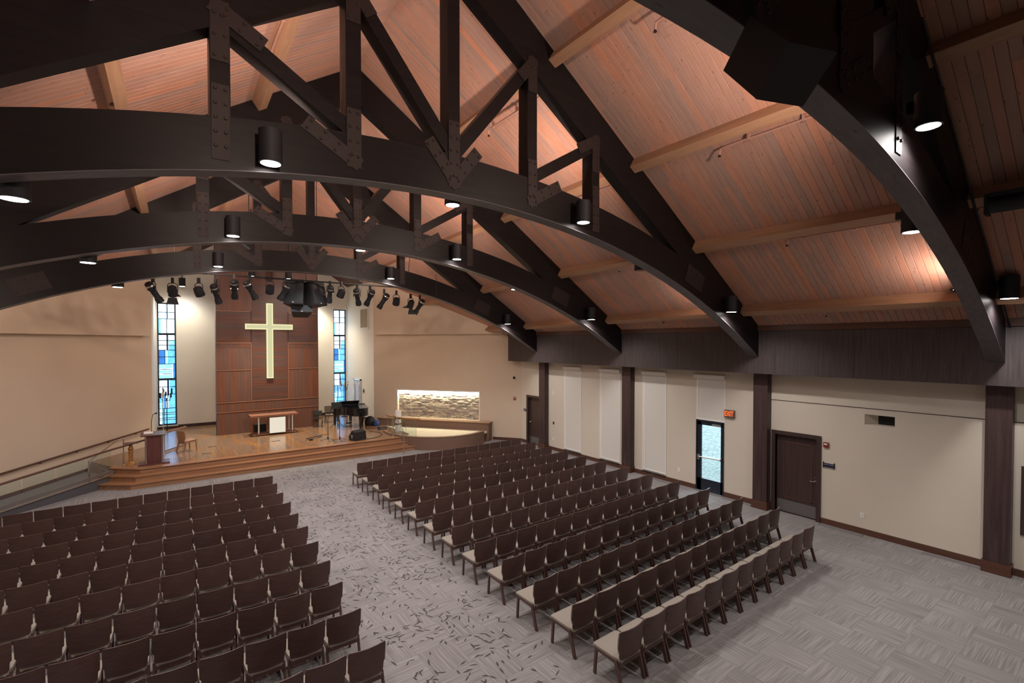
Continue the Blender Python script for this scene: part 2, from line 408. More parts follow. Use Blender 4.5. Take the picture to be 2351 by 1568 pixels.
restp.build('planks', 'pine', ceil, kind='stuff')
# purlins run between trusses, square to the slope
PX = [2.10, 4.35, 6.60, 8.80]      # run down from the ridge, measured at the uphill lower edge
th = .135
BAY = [(YB, TY[0]-th), (TY[0]+th, TY[1]-th), (TY[1]+th, TY[2]-th), (TY[2]+th, TY[3]-th), (TY[3]+th, 25.2)]
for bi, (a, b) in enumerate(BAY):
    for sd in (1, -1):
        for s in PX:
            nn = Vector((sd*SL, 0, 1)).normalized(); dd = Vector((sd, 0, -SL)).normalized()
            m = MB(); q = []
            for y in (a, b):
                p0 = Vector((ridge(y)+sd*s, y, zr(y)-SL*s))
                q += [p0-nn*.24, p0-nn*.24+dd*.19, p0+dd*.19+nn*.004, p0+nn*.004]
            if sd > 0 and bi == 4 and s > 5:   # stops at the diagonal wall
                pass
            n = len(m.v); m.v += [tuple(v) for v in q]
            for f in [(0, 1, 2, 3), (4, 7, 6, 5), (0, 4, 5, 1), (1, 5, 6, 2), (2, 6, 7, 3), (3, 7, 4, 0)]: m.add([n+k for k in f])
            m.build('purlin', 'purlin', ceil)

# ------------------------------------------------------------------ side walls, fascia, columns
wr = MB()
door_far, exit_d, door_n = (17.0, 18.08), (8.15, 9.11), (5.43, 6.70)
def wall_x(m, x0, x1, openings, ya, yb, z0, z1):
    yy = ya
    for (a, b, za, zb) in sorted(openings):
        m.box(x0, x1, yy, a, z0, z1)
        if za > z0: m.box(x0, x1, a, b, z0, za)
        if zb < z1: m.box(x0, x1, a, b, zb, z1)
        yy = b
    m.box(x0, x1, yy, yb, z0, z1)
shades = [(14.42, 15.46), (12.33, 13.37), (10.26, 11.27)]
ops = [(5.51, 6.60, -.02, 2.21), (8.15, 9.11, -.02, 3.74), (3.86, 4.47, 2.75, 3.0), (17.08, 18.0, -.02, 2.21)]+[(a+.02, b-.02, .17, 3.74) for a, b in shades]
wall_x(wr, 14.12, 14.42, ops, YB, 18.8, -.02, 6.0)
wall_right = wr.build('wall_right', 'wall', kind='structure')
# reveal joint running along the upper wall
MB().box(14.112, 14.125, YB, 6.74, 3.142, 3.158).build('reveal_joint', 'doorw', wall_right)
wl = MB().box(XL-.3, XL, YB, 20, -.02, 6.2).build('wall_left', 'wall', kind='structure')
wb = MB().box(XL-.3, 14.5, YB-.3, YB, -.02, 12.5).build('wall_rear', 'wall', kind='structure')
fa = MB(); fa.box(XE, XE+.02, YB, 18.75, 3.91, 5.30)
fa.box(XE+.02, 14.13, YB, 18.75, 3.91, 3.95)
trim1 = fa.build('trim_1', 'fascia', kind='structure'); trim1['label'] = 'deep dark laminate fascia band running above the columns'
for k, (a, b) in enumerate(zip([YB, 2.07, 4.50, 9.39, 14.27], [2.07, 4.50, 9.39, 14.27, 18.75])):
    MB().box(XE-.012, XE, a+.004, b-.004, 3.91, 5.16).build('fascia_panel', 'fascia', trim1)
MB().box(XE-.06, XE, YB, 18.75, 5.10, 5.24).build('crown_strip', 'base', trim1)
tl = MB().box(2*3.83-XE-.02, 2*3.83-XE, YB, 18.6, 3.91, 5.30).build('trim_2', 'fascia', kind='structure')
for k, ty in enumerate(TY):
    c = thing('column', (13.99, ty, 0), ['nearest', 'second nearest', 'third', 'farthest'][k]+' dark wood veneered column under the fascia on the window wall', None, None, 'structure')
    MB().box(13.88, 14.12, ty-.2, ty+.2, .24, 3.91).build('shaft', 'column', c)
    p = MB(); p.box(13.85, 14.13, ty-.225, ty+.225, 0, .235); p.build('plinth', 'base', c)
bb = MB()
def base_run(m, y0, y1): m.box(14.095, 14.12, y0, y1, 0, .13); m.box(14.103, 14.12, y0, y1, .13, .145)
for a, b in [(YB, 1.84), (2.3, 5.42), (7.15, 8.14), (9.12, 11.63), (12.07, 16.5), (18.09, 18.5)]: base_run(bb, a, b)
bb.build('baseboard_right', 'base', kind='structure')

# ------------------------------------------------------------------ walls around the stage
def wall_line(m, p, q, n, thick, z0, z1, off=0.):
    p, q = Vector(p)+n*off, Vector(q)+n*off
    m.prism([(p.x, p.y, z0), (q.x, q.y, z0), (q.x-n.x*thick, q.y-n.y*thick, z0), (p.x-n.x*thick, p.y-n.y*thick, z0)], (0, 0, z1-z0))
# right diagonal wall, lower leaf with the stone niche cut through it
N0, N1, NZ0, NZ1 = 1.42, 5.94, .90, 2.30
m = MB(); ZL = 5.2
def PR(t, o=0., z=0.): v = DR0+dR*t+nR*o; return Vector((v.x, v.y, z))
def PL(t, o=0., z=0.): v = DL0+dL*t+nL*o; return Vector((v.x, v.y, z))
def diag_box(m, F, t0, t1, o0, o1, z0, z1, tint=None):
    a, b, c, d = F(t0, o0), F(t1, o0), F(t1, o1), F(t0, o1)
    m.quadbox([(p.x, p.y, z) for z in (z0, z1) for p in (a, b, c, d)], tint)
diag_box(m, PR, 0, N0, -.3, 0, -.02, ZL); diag_box(m, PR, N1, 8.7, -.3, 0, -.02, ZL)
diag_box(m, PR, N0, N1, -.3, 0, -.02, NZ0); diag_box(m, PR, N0, N1, -.3, 0, NZ1, ZL); diag_box(m, PR, N0, N1, -.32, -.2, NZ0, NZ1)
wdr = m.build('wall_front_right', 'wallc', kind='structure')
m = MB(); diag_box(m, PR, .28, 7.3, -.3, .32, ZL, 12.); diag_box(m, PR, 0, .28, -.3, 0, ZL, 12.); m.build('upper_bulkhead', 'wallc', wdr)
m = MB(); diag_box(m, PL, -.0, 9.2, -.3, 0, -.02, 5.05); wdl = m.build('wall_front_left', 'wallc', kind='structure')
m = MB(); diag_box(m, PL, .42, 9.2, -.3, .32, 5.05, 12.); diag_box(m, PL, 0, .42, -.3, 0, 5.05, 12.); m.build('upper_bulkhead', 'wallc', wdl)
m = MB()
for t0, t1 in ((6.66, 8.15),): diag_box(m, PR, t0, t1, 0, .022, 0, .14)
m.build('baseboard_front_right', 'base', kind='structure')
# apse: back wall with two tall stained windows, returns
WL = (-.06, .70); WR = (8.32, 9.06); WZ0, WZ1 = .70, 6.74; YW = 29.2
m = MB()
def wall_y(m, y0, y1, ops, xa, xb, z0, z1):
    xx = xa
    for (a, b, za, zb) in sorted(ops):
        if a > xx: m.box(xx, a, y0, y1, z0, z1)
        m.box(a, b, y0, y1, z0, za); m.box(a, b, y0, y1, zb, z1); xx = b
    m.box(xx, xb, y0, y1, z0, z1)
wall_y(m, YW, YW+.25, [(*WL, WZ0, WZ1), (*WR, WZ0, WZ1)], -.4, 9.5, 0, 12.2)
wf = m.build('wall_front', 'wallw', kind='structure')
m = MB(); m.prism([(-.25, 25, 0), (-.12, YW+.2, 0), (-.45, YW+.2, 0), (-.50, 25, 0)], (0, 0, 12.2)); m.build('wall_apse_left', 'wallw', kind='structure')
m = MB(); m.prism([(9.2, 25, 0), (9.5, 25, 0), (9.5, YW+.2, 0), (9.13, YW+.2, 0)], (0, 0, 12.2)); war = m.build('wall_apse_right', 'wallw', kind='structure')
m = MB(); m.box(-.1, 9.13, YW-.02, YW, STG, STG+.16); m.prism([(9.20, 25, STG), (9.13, YW, STG), (9.11, YW, STG), (9.18, 25, STG)], (0, 0, .15)); m.build('baseboard_front', 'doorw', kind='structure')

# ------------------------------------------------------------------ stained windows
def stained(name, x0, x1, lab, seed, mir):
    w = thing(name, ((x0+x1)/2, YW+.1, WZ0), lab, None, None, 'structure')
    fr = MB(); t = .06; y0, y1 = YW+.08, YW+.15
    fr.box(x0, x0+t, y0, y1, WZ0, WZ1); fr.box(x1-t, x1, y0, y1, WZ0, WZ1); fr.box(x0+t, x1-t, y0, y1, WZ0, WZ0+t); fr.box(x0+t, x1-t, y0, y1, WZ1-t, WZ1)
    for z in (5.2, 2.97): fr.box(x0+t, x1-t, y0, y1, z-.05, z+.05)
    fr = fr.build('frame', 'wframe', w)
    MB().box(x0-.03, x1+.03, YW-.06, YW+.1, WZ0-.05, WZ0).build('sill', 'jamb', w)
    A, B = x0+t, x1-t; wd = B-A
    # (u0,u1,z0,z1,material)
    T = [(0, .5, 6.28, 6.69, 'tintW'), (0, .5, 5.96, 6.26, 'tintW'), (.53, .60, 5.96, 6.69, 'tintD'), (.62, 1, 5.96, 6.69, 'tintW'), (0, .16, 5.24, 5.94, 'tintC'), (.18, 1, 5.44, 5.94, 'tintW'), (.18, 1, 5.24, 5.42, 'tintW'),
         (0, .5, 4.42, 5.16, 'tintW'), (.52, .60, 4.42, 5.16, 'tintD'), (.62, 1, 4.90, 5.16, 'tintW'), (.62, 1, 4.66, 4.88, 'tintC'), (.62, 1, 4.42, 4.64, 'tintL'),
         (0, .36, 3.74, 4.40, 'tintB'), (.38, .5, 3.74, 4.40, 'tintC'), (.52, 1, 4.08, 4.40, 'tintL'), (.52, 1, 3.74, 4.06, 'tintL'),
         (0, .86, 3.50, 3.72, 'tintC'), (0, .86, 3.26, 3.44, 'tintC'), (0, .86, 3.0, 3.20, 'tintC'), (.88, 1, 3.0, 3.72, 'tintB'), (0, .86, 3.45, 3.49, 'tintD'), (0, .86, 3.21, 3.25, 'tintD'),
         (0, .5, 2.60, 2.93, 'tintW'), (0, .5, 2.24, 2.58, 'tintW'), (.52, .62, 2.24, 2.93, 'tintD'), (.64, 1, 2.24, 2.93, 'tintL'),
         (0, .24, 1.78, 2.22, 'tintL'), (0, .24, 1.54, 1.76, 'tintC'), (.26, .42, 1.54, 2.22, 'tintB'), (.44, .54, 1.54, 2.22, 'tintW'), (.56, 1, 1.54, 2.22, 'tintL'),
         (0, .10, .75, 1.52, 'tintW'), (.12, .28, .75, 1.52, 'tintC'), (.30, 1, 1.32, 1.52, 'tintL'), (.30, 1, 1.24, 1.30, 'tintC'), (.30, 1, 1.06, 1.22, 'tintL'), (.30, 1, .98, 1.04, 'tintC'), (.30, 1, .75, .96, 'tintL')]
    for (u0, u1, z0, z1, mt) in T:
        if mir: z0, z1 = z0, z1
        MB().box(A+u0*wd, A+u1*wd, YW+.105, YW+.12, z0, z1).build('pane', mt, fr)
    lead = MB(); ux = {(.505, 4.42, 6.69), (.515, 1.54, 2.93), (.37, 3.74, 4.4), (.29, .75, 1.52)}
    for u, z0, z1 in ux: lead.box(A+u*wd-.013, A+u*wd+.013, YW+.1, YW+.125, z0, z1)
    for z in (6.27, 5.95, 4.41, 3.73, 2.59, 2.23, 1.53, 1.31, 1.23, 1.05, .97, 4.89, 4.65, 4.07): lead.box(A, B, YW+.1, YW+.125, z-.014, z+.014)
    lead.build('leading', 'wframe', fr, kind='stuff')
    return w
stained('window_1', *WL, 'tall blue and white leaded glass window left of the cross', 1, False)
stained('window_2', *WR, 'tall blue and white leaded glass window right of the cross', 2, True)

# ------------------------------------------------------------------ stage and steps
m = MB()
fronts = [(20.40, STG), (20.12, STG*2/3), (19.84, STG/3)]
def step_poly(yf, off):
    k = off
    return [(-.55-k*.42, yf), (9.9, yf), (9.9, yf+.02)]
st = thing('stage', (4.4, 22.8, 0), 'wooden stage platform with three wraparound steps before the cross wall', 'stage')
P3 = [(-.55, 20.40), (8.9, 20.40), (9.4, 21.0), (9.3, 25.0), (9.2, YW), (-.15, YW), (-.25, 25.0), (-2.0, 22.75), (-1.25, 21.12)]
top = MB(); top.prism([(x, y, STG-.05) for x, y in P3], (0, 0, .045)); top.build('platform', 'stage', st)
bd = MB(); rs = random.Random(5); pitch = .14; xx = -2.2
def yspan(x):
    lo = 20.40 if x > -.55 else 20.40+(-.55-x)*1.03
    if x > 8.9: lo = 20.4+(x-8.9)*1.2
    hi = YW if x > -.2 else 25.0-(-.25-x)*1.283
    if -1.25 > x: lo = 21.12+(-1.25-x)*2.17
    return lo, hi
while xx < 9.25:
    lo, hi = yspan(xx+pitch/2); y = lo-rs.uniform(0, 1.2)
    while y < hi:
        e = y+rs.uniform(.9, 1.6); a, b = max(y, lo), min(e, hi)
        if b-a > .05: bd.box(xx+.001, xx+pitch-.001, a+.001, b-.001, STG-.006, STG, rs.random())
        y = e
    xx += pitch
bd.build('floorboards', 'stage', st, kind='stuff')
for k, (yf, z) in enumerate(fronts):
    d = 20.40-yf; zb = z-STG/3
    L = -.55-d*.42; a = MB()
    a.prism([(L, yf, zb), (9.05+d*.3, yf, zb), (9.05+d*.3, yf+.32, zb), (L+.13, yf+.32, zb), (L-.74-.05*k, yf+1.1, zb), (L-.86-.12*k, yf+.78+.02*k, zb)], (0, 0, STG/3-.03), .5)
    a.build('riser', 'riser', st)
    a = MB(); a.prism([(L-.01, yf-.025, z-.03), (9.05+d*.3, yf-.025, z-.03), (9.05+d*.3, yf+.30, z-.03), (L+.13, yf+.30, z-.03), (L-.72-.05*k, yf+1.1, z-.03), (L-.885-.12*k, yf+.76+.02*k, z-.03)], (0, 0, .030+(.0007 if k else .0009)), .75)
    a.build('tread', 'riser', st)
# floor plates let into the stage boards
for i, (x, y, w) in enumerate([(1.72, 23.05, .30), (1.42, 21.75, .30), (4.02, 22.75, .34)]):
    MB().box(x-w/2, x+w/2, y-.05, y+.05, STG, STG+.004).build('floor_plate', 'black', None, ['black floor pocket plate left of the altar, farther back', 'black floor pocket plate on stage nearest the pulpit', 'black floor pocket plate before the glowing altar panel'][i], 'floor plate', 'floor pocket plates')

# ------------------------------------------------------------------ timber reredos with the cross
YP = 25.65; PXa, PXb = 2.10, 6.55
rd = thing('reredos_wall', ((PXa+PXb)/2, YP, STG), 'tall walnut panelled wall of boards standing behind the altar', 'panel wall')
MB().box(PXa, PXb, YP+.03, YP+.45, STG, 10.6).build('core', 'doorw', rd)
rb_ = random.Random(9)
def boards_v(x0, x1, z0, z1, w=.15, mat='panel'):
    x = x0
    while x < x1-.01:
        e = min(x1, x+w*rb_.uniform(.8, 1.25));
        if x1-e < .05: e = x1
        MB().box(x+.0007, e-.0007, YP, YP+.035, z0+.002, z1-.002, rb_.random()).build('board', mat, rd); x = e
def boards_h(x0, x1, z0, z1, h=.105):
    z = z0
    while z < z1-.01:
        e = min(z1, z+h*rb_.uniform(.85, 1.2)); x = x0
        if z1-e < .04: e = z1
        MB().box(x0+.003, x1-.003, YP, YP+.035, z+.0007, e-.0007, rb_.random()).build('board', 'panelh', rd); z = e
C0, C1 = 3.55, 5.10
boards_v(PXa, PXb, STG, 1.53, .15); boards_v(PXa, PXb, 1.60, 1.98, .15)
for a, b in ((PXa, C0-.06), (C1+.06, PXb)):
    boards_v(a, b, 2.05, 3.47, .145); boards_v(a, b, 3.54, 4.55, .145); boards_v(a, b, 4.60, 4.72, .30); boards_h(a, b, 4.80, 6.20, .2); boards_v(a, b, 6.27, 8.4, .22)
boards_h(C0, C1, 2.05, 8.4, .13)
tr = [(PXa, PXb, 1.53, 1.60), (PXa, PXb, 1.98, 2.05)]
for a, b in ((PXa, C0-.06), (C1+.06, PXb)): tr += [(a, b, 3.47, 3.54), (a, b, 4.55, 4.60), (a, b, 4.72, 4.80), (a, b, 6.20, 6.27)]
for a, b, c, d in tr: MB().box(a, b, YP-.018, YP+.03, c+.012, d-.012).build('trim_rail', 'ptrim', rd)
for x in (C0-.06, C1): MB().box(x+.012, x+.048, YP-.014, YP+.03, 2.05, 4.80).build('trim_stile', 'ptrim', rd)
for x in (C0-.06, C1): MB().box(x+.012, x+.048, YP-.014, YP+.03, 6.27, 8.4).build('trim_stile', 'ptrim', rd)
cr = thing('glowing_cross', (4.31, YP-.1, 3.07), 'tall glowing cream backlit cross mounted on the walnut wall', 'cross')
m = MB()
w, cz0, cz1, az0, az1, ax0, ax1 = .143, 3.07, 6.66, 5.41, 5.665, 3.27, 5.33
poly = [(4.31-w, cz0), (4.31+w, cz0), (4.31+w, az0), (ax1, az0), (ax1, az1), (4.31+w, az1), (4.31+w, cz1), (4.31-w, cz1), (4.31-w, az1), (ax0, az1), (ax0, az0), (4.31-w, az0)]
m.prism([(x, YP-.10, z) for x, z in poly], (0, .09, 0)); m.build('rim', 'crossr', cr)
m = MB(); e = .045
poly = [(4.31-w+e, cz0+e), (4.31+w-e, cz0+e), (4.31+w-e, az0+e), (ax1-e, az0+e), (ax1-e, az1-e), (4.31+w-e, az1-e), (4.31+w-e, cz1-e), (4.31-w+e, cz1-e), (4.31-w+e, az1-e), (ax0+e, az1-e), (ax0+e, az0+e), (4.31-w+e, az0+e)]
m.prism([(x, YP-.106, z) for x, z in poly], (0, .02, 0)); m.build('face', 'cross', cr)

# ------------------------------------------------------------------ roof trusses
VX = [-3.20, -1.595, 0, 1.595, 3.20]
TN = ['nearest', 'second', 'third', 'farthest']
def gusset(t, cxz, dirs, y, sz, w=.20):
    """steel plate with a leg along each member, bolts on top"""
    first = None; b = MB()
    for k, (d, l) in enumerate(dirs):
        d = Vector((d[0], 0, d[1])).normalized(); sd = Vector((d.z, 0, -d.x)); c = Vector((cxz[0], y-.006-.0008*k, cxz[1]))
        m = MB(); m.obox(c+d*(l/2-.05), sd*w/2, Vector((0, .006, 0)), d*(l/2+.05)); o = m.build('gusset_plate', 'steel', t); first = first or o
        nb = max(2, int(l/.16))
        for i in range(nb):
            for s in (-1, 1):
                p = c+d*(.06+(l-.12)*i/(nb-1))+sd*s*w*.28
                b.lathe([(.021, 0), (.021, .012), (.012, .022)], p-Vector((0, .004, 0)), 6, (0, -1, 0))
    b.sm = False
    b.build('bolts', 'bolt', first, kind='stuff')
def truss(k):
    y = TY[k]; rx = ridge(y); sc = (XE-rx)/(XE-3.83); za = [7.15, 7.13, 7.09, 7.05][k]
    t = thing('roof_truss', (rx, y, 4.4), TN[k]+' dark stained arched timber roof truss '+['crossing the upper right above the black speaker', 'with the large central arch', 'behind the large arch', 'before the stage lights'][k], 'roof truss', 'arched roof trusses')
    foot = XE-.02-rx; sag = za-4.38; R = (foot**2+sag**2)/(2*sag)
    zlow = lambda d: za-(R-sqrt(R*R-d*d)); zup = lambda d: za+.635-((R+.6)-sqrt((R+.6)**2-d*d))
    zt = lambda d: zr(y)-SL*abs(d); zb = lambda d: zr(y)-.84-SL*abs(d)
    y0, y1 = y-th, y+th
    # curved bottom chord
    m = MB(); n = 48; lo, hi = [], []
    for i in range(n+1):
        d = -foot+2*foot*i/n; u = min(zup(d), zt(d)-.02); lo.append((rx+d, zlow(d))); hi.append((rx+d, max(u, zlow(d)+.05)))
    for i in range(n+1):
        for (x, z) in (lo[i], hi[i]):
            m.v += [(x, y0, z), (x, y1, z)]
    for i in range(n):
        a = 4*i; b = a+4
        m.add((a, b, b+2, a+2)); m.add((a+1, a+3, b+3, b+1)); m.add((a, a+1, b+1, b)); m.add((a+2, b+2, b+3, a+3))
    m.add((0, 2, 3, 1)); m.add((4*n, 4*n+1, 4*n+3, 4*n+2))
    bc_ = m.build('bottom_chord', 'truss', t)
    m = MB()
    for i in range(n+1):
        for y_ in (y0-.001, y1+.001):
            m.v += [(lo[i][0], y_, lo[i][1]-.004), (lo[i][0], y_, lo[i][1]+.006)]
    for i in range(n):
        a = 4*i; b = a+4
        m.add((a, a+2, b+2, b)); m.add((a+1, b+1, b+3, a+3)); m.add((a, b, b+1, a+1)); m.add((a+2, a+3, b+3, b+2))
    m.build('lit_underside', 'soffit', bc_)  # paler knotty strip; the arch underside's brightness is put into its colour
    # top chords
    for sd in (1, -1):
        e = foot; m = MB(); ztop = lambda d: zt(d)+.02
        xs = [0, e*.3, e*.62, e]
        zl = [max(zb(d), zlow(d)+.04) for d in xs]
        # split where the chord dies into the arch
        pts_lo = []; dd = 0
        while dd <= e+1e-6:
            pts_lo.append((dd, max(zb(dd), zlow(dd)+.03))); dd += e/24
        for (d, z) in pts_lo:
            m.v += [(rx+sd*d, y0+.002, z), (rx+sd*d, y1-.002, z), (rx+sd*d, y0+.002, ztop(d)), (rx+sd*d, y1-.002, ztop(d))]
        nn = len(pts_lo)-1
        for i in range(nn):
            a = 4*i; b = a+4; m.add((a, b, b+2, a+2)); m.add((a+1, a+3, b+3, b+1)); m.add((a, a+1, b+1, b)); m.add((a+2, b+2, b+3, a+3))
        m.add((0, 2, 3, 1)); m.add((4*nn, 4*nn+1, 4*nn+3, 4*nn+2))
        m.build('top_chord', 'truss', t)
    hw = .108
    for d in VX:
        d *= sc
        MB().box(rx+d-hw, rx+d+hw, y0+.004, y1-.004, zup(d)-.08, zb(d)+.10).build('web_post', 'truss', t)
    def diag(d0, z0, d1, z1):
        p, q = Vector((rx+d0, y, z0)), Vector((rx+d1, y, z1)); d = (q-p).normalized(); sd = Vector((d.z, 0, -d.x))
        MB().obox((p+q)/2, sd*.10, Vector((0, th-.008, 0)), d*((q-p).length/2)).build('web_diagonal', 'truss', t)
    V = [v*sc for v in VX]
    for s in (1, -1):
        a, b = V[3], V[4]
        diag(s*.05, zup(0)+.05, s*(a-.05), zb(a)+.05); diag(s*(a+.05), zup(a)+.05, s*(b-.03), zb(b)+.08)
    # gussets on the face toward the room
    def dirn(d0, z0, d1, z1): return (d1-d0, z1-z0)
    z0 = zup(0)
    for s in (1, -1):
        a, b = V[3], V[4]
        gusset(t, (rx+s*a, zb(a)+.12), [((0, -1), .52), ((-s*(a-.1), z0-zb(a)), .42)], y0, 1)
        gusset(t, (rx+s*a, zup(a)-.38), [((0, 1), .72), ((s*(b-a-.08), zb(b)-zup(a)), .75)], y0, 1)
        gusset(t, (rx+s*b, zb(b)+.18), [((0, -1), .62), ((-s*(b-a), zup(a)-zb(b)), .55)], y0, 1)
        gusset(t, (rx+s*b, zup(b)-.42), [((0, 1), .80)], y0, 1, .19)
        gusset(t, (rx+s*6.35, zlow(6.35)+.42), [((s*1, -.40), .62)], y0, 1, .44)
    a = V[3]
    gusset(t, (rx, z0-.42), [((0, 1), .95), ((a-.1, zb(a)-z0), .72), ((-a+.1, zb(a)-z0), .72)], y0, 1)
    gusset(t, (rx, zb(0)+.15), [((0, -1), .6)], y0, 1)
    if k == 0:
        MB().box(4.15, 6.28, y0+.02, y0+.06, 7.55, 8.75).build('backing_board', 'truss', t)
    return t, zlow
TR = [truss(k) for k in range(4)]

# ------------------------------------------------------------------ cylinder downlights on the trusses
def make_can(name, r, h):
    t = thing(name, (0, 0, 0))
    hs_ = MB().lathe([(r, .012), (r, h), (r*.93, h+.006)], (0, 0, 0), 20).build('housing', 'black', t)
    MB().lathe([(r*1.01, 0), (r*1.01, .014)], (0, 0, 0), 20).build('trim_ring', 'black', hs_)
    MB().lathe([(r*.84, -.003), (r*.84, -.001)], (0, 0, 0), 18).build('lens', 'lamp', hs_)
    return t
can0 = make_can('cylinder_downlight', .135, .40); used = [False]
def place_can(loc, lab, arm, lit=True, power=None, group='cylinder downlights on the trusses', spot=2.62, warm=False, blend=.8):
    o = can0 if not used[0] else copy_tree(can0)
    used[0] = True; o.location = loc; ORG[o.name] = tuple(loc)
    tag(o, lab, 'downlight', group)
    if arm:
        m = MB(); m.box(loc[0]-.04, loc[0]+.04, *sorted((loc[1]+(.12 if arm > 0 else -.12), loc[1]+arm)), loc[2]+.22, loc[2]+.34); m.build('bracket', 'black', o)
    if not lit:
        for c in o.children_recursive:
            if c.name.startswith('lens'): c.data = c.data.copy(); c.data.materials[0] = MT['lampoff']
    else:
        lamp('lamp', 'SPOT', (loc[0], loc[1], loc[2]-.02), (loc[0], loc[1], 0), power or P_DOWN, C_WARM if warm else C_DOWN, o, spot_size=spot, spot_blend=blend, shadow_soft_size=.09)
    return o
DN = [(1.14, 6.98), (6.50, 7.04), (11.72, 5.55)]; DF = [(-1.22, 6.31), (4.06, 7.13), (8.98, 6.46)]
for k, ty in enumerate(TY):
    rx = ridge(ty)
    sh = lambda x: XE-(XE-x)*(XE-rx)/(XE-3.83)
    for i, (x, z) in enumerate(DN):
        yy = ty-.33; dz = 0 if k else .02
        if k == 0: x, z = [(1.14, 7.0), (7.30, 7.30), (12.25, 5.56)][i]; yy = 1.72
        place_can((sh(x), yy, z), 'black cylinder downlight on front of '+TN[k]+' truss, '+['left of its ridge', 'right of its ridge', 'near its foot'][i], th if False else .2)
    for i, (x, z) in enumerate(DF):
        if k == 0 and i == 2: x, z = 9.42, 6.50
        if k == 0 and i == 1: continue
        lit = not (k == 1 and i == 2)
        place_can((sh(x), ty+.33, z-.02), 'black cylinder downlight on back of '+TN[k]+' truss, '+['left of its ridge', 'at its ridge', 'halfway down its right slope'][i], -.2, lit)

# ------------------------------------------------------------------ wedge uplights on the trusses
for k, ty in enumerate(TY):
    for i in range(4):
        for fs in (1,):
            x = ([-4.1, 1.2, 6.62, 11.78] if fs > 0 else [-2.7, 2.75, 5.15, 10.1])[i]; z = TR[k][1](x-ridge(ty))+(.44 if i in (1, 2) else .36); y = ty+fs*th; t = thing('wedge_uplight', (x, y, z), 'small black wedge uplight on '+('back' if fs > 0 else 'front')+' of '+TN[k]+' truss, '+['left foot', 'left of ridge', 'right of ridge', 'right foot'][i], 'uplight', 'wedge uplights on the trusses')
            m = MB(); m.prism([(x-.16, y, z+.05), (x+.16, y, z+.05), (x+.12, y+fs*.20, z+.05), (x-.12, y+fs*.20, z+.05)], (0, 0, .02))
            n = len(m.v); m.v += [(x-.16, y, z+.05), (x+.16, y, z+.05), (x+.12, y+fs*.2, z+.05), (x-.12, y+fs*.2, z+.05), (x, y, z-.09)]
            for f in ((0, 1, 4), (1, 2, 4), (2, 3, 4), (3, 0, 4)): m.add([n+q for q in f])
            m.build('body', 'black', t)
            if x > XE: continue
            lamp('lamp', 'AREA', (x, y+fs*.14, z+.10), (x-(.30 if x > 3.8 else -.30), y+fs*1.6, z+1.0), P_UP*([.5, 1.2, 1.2, .22] if fs > 0 else [1, 1, 1.2, .75])[i], C_UP, t, shape='RECTANGLE', size=.26, size_y=.14, spread=radians(170))

# ------------------------------------------------------------------ sprinkler pipes under the purlins
def pipe(x, ya, yb, off, lab):
    z = zceil(x, (ya+yb)/2)-off; m = MB(); sd = 1
    t = thing('sprinkler_pipe', (x, ya, z), lab, 'pipe', 'sprinkler pipes under the ceiling')
    MB().tube([(x, ya, z), (x, yb, z)], .022, 8).build('run', 'pipe', t)
    m = MB().tube([(x, yb, z), (x, yb+.10, z-.01), (x+.02, yb+.13, z-.10)], .018, 8); m.build('drop', 'pipe', t)
    h = MB().lathe([(.012, 0), (.03, -.03), (.03, -.04)], (x+.02, yb+.13, z-.10), 8); h.build('sprinkler_head', 'bolt', t)
    c = MB()
    y = ya+.4
    while y < yb: c.box(x-.03, x+.03, y-.02, y+.02, z-.028, z+off*.6); y += .9
    c.build('clips', 'pipe', t, kind='stuff')
for bi, (a, ylefts) in enumerate([(2.25, [4.70, 4.88, 4.66, 4.72]), (7.1, [9.4, 9.3, 9.22, 9.3])]):
    for i, yl in enumerate(ylefts):
        pipe([6.28, 8.42, 10.62, 12.78][i], a, yl, .16, 'thin painted sprinkler pipe below '+ORD[i+1]+' purlin from ridge, right slope, '+('nearest' if bi == 0 else 'second')+' bay')
for i, x in enumerate([1.66, -.55]):
    pipe(x, 7.1, 9.3, .16, 'thin painted sprinkler pipe below '+ORD[i+1]+' purlin from ridge, left slope')
pipe(10.62, .2, 1.75, .16, 'thin painted sprinkler pipe at the far right beside the nearest truss')
# conduit down the near truss
MB().tube([(7.6, 1.87, zceil(7.6, 1.9)-.30), (10.5, 1.87, zceil(10.5, 1.9)-.30), (13.4, 1.87, zceil(13.4, 1.9)-.18)], .016, 8).build('conduit', 'black', None, 'thin black conduit running down the nearest truss at upper right', 'conduit')
# projection screen housing near the wall
sh_ = thing('screen_housing', (10.2, 1.2, 6.6), 'long black screen roller housing slung under the ceiling at right edge', 'screen housing')
MB().tube([(10.15, -1.6, 6.84), (10.15, 1.66, 6.84)], .12, 14).build('roller_tube', 'black', sh_)
m = MB(); m.box(10.0, 10.36, -1.6, 1.64, 6.94, 7.0); m.build('top_rail', 'black', sh_)
MB().box(10.03, 10.27, 1.66, 1.70, 6.70, 7.0).build('end_bracket', 'black', sh_)

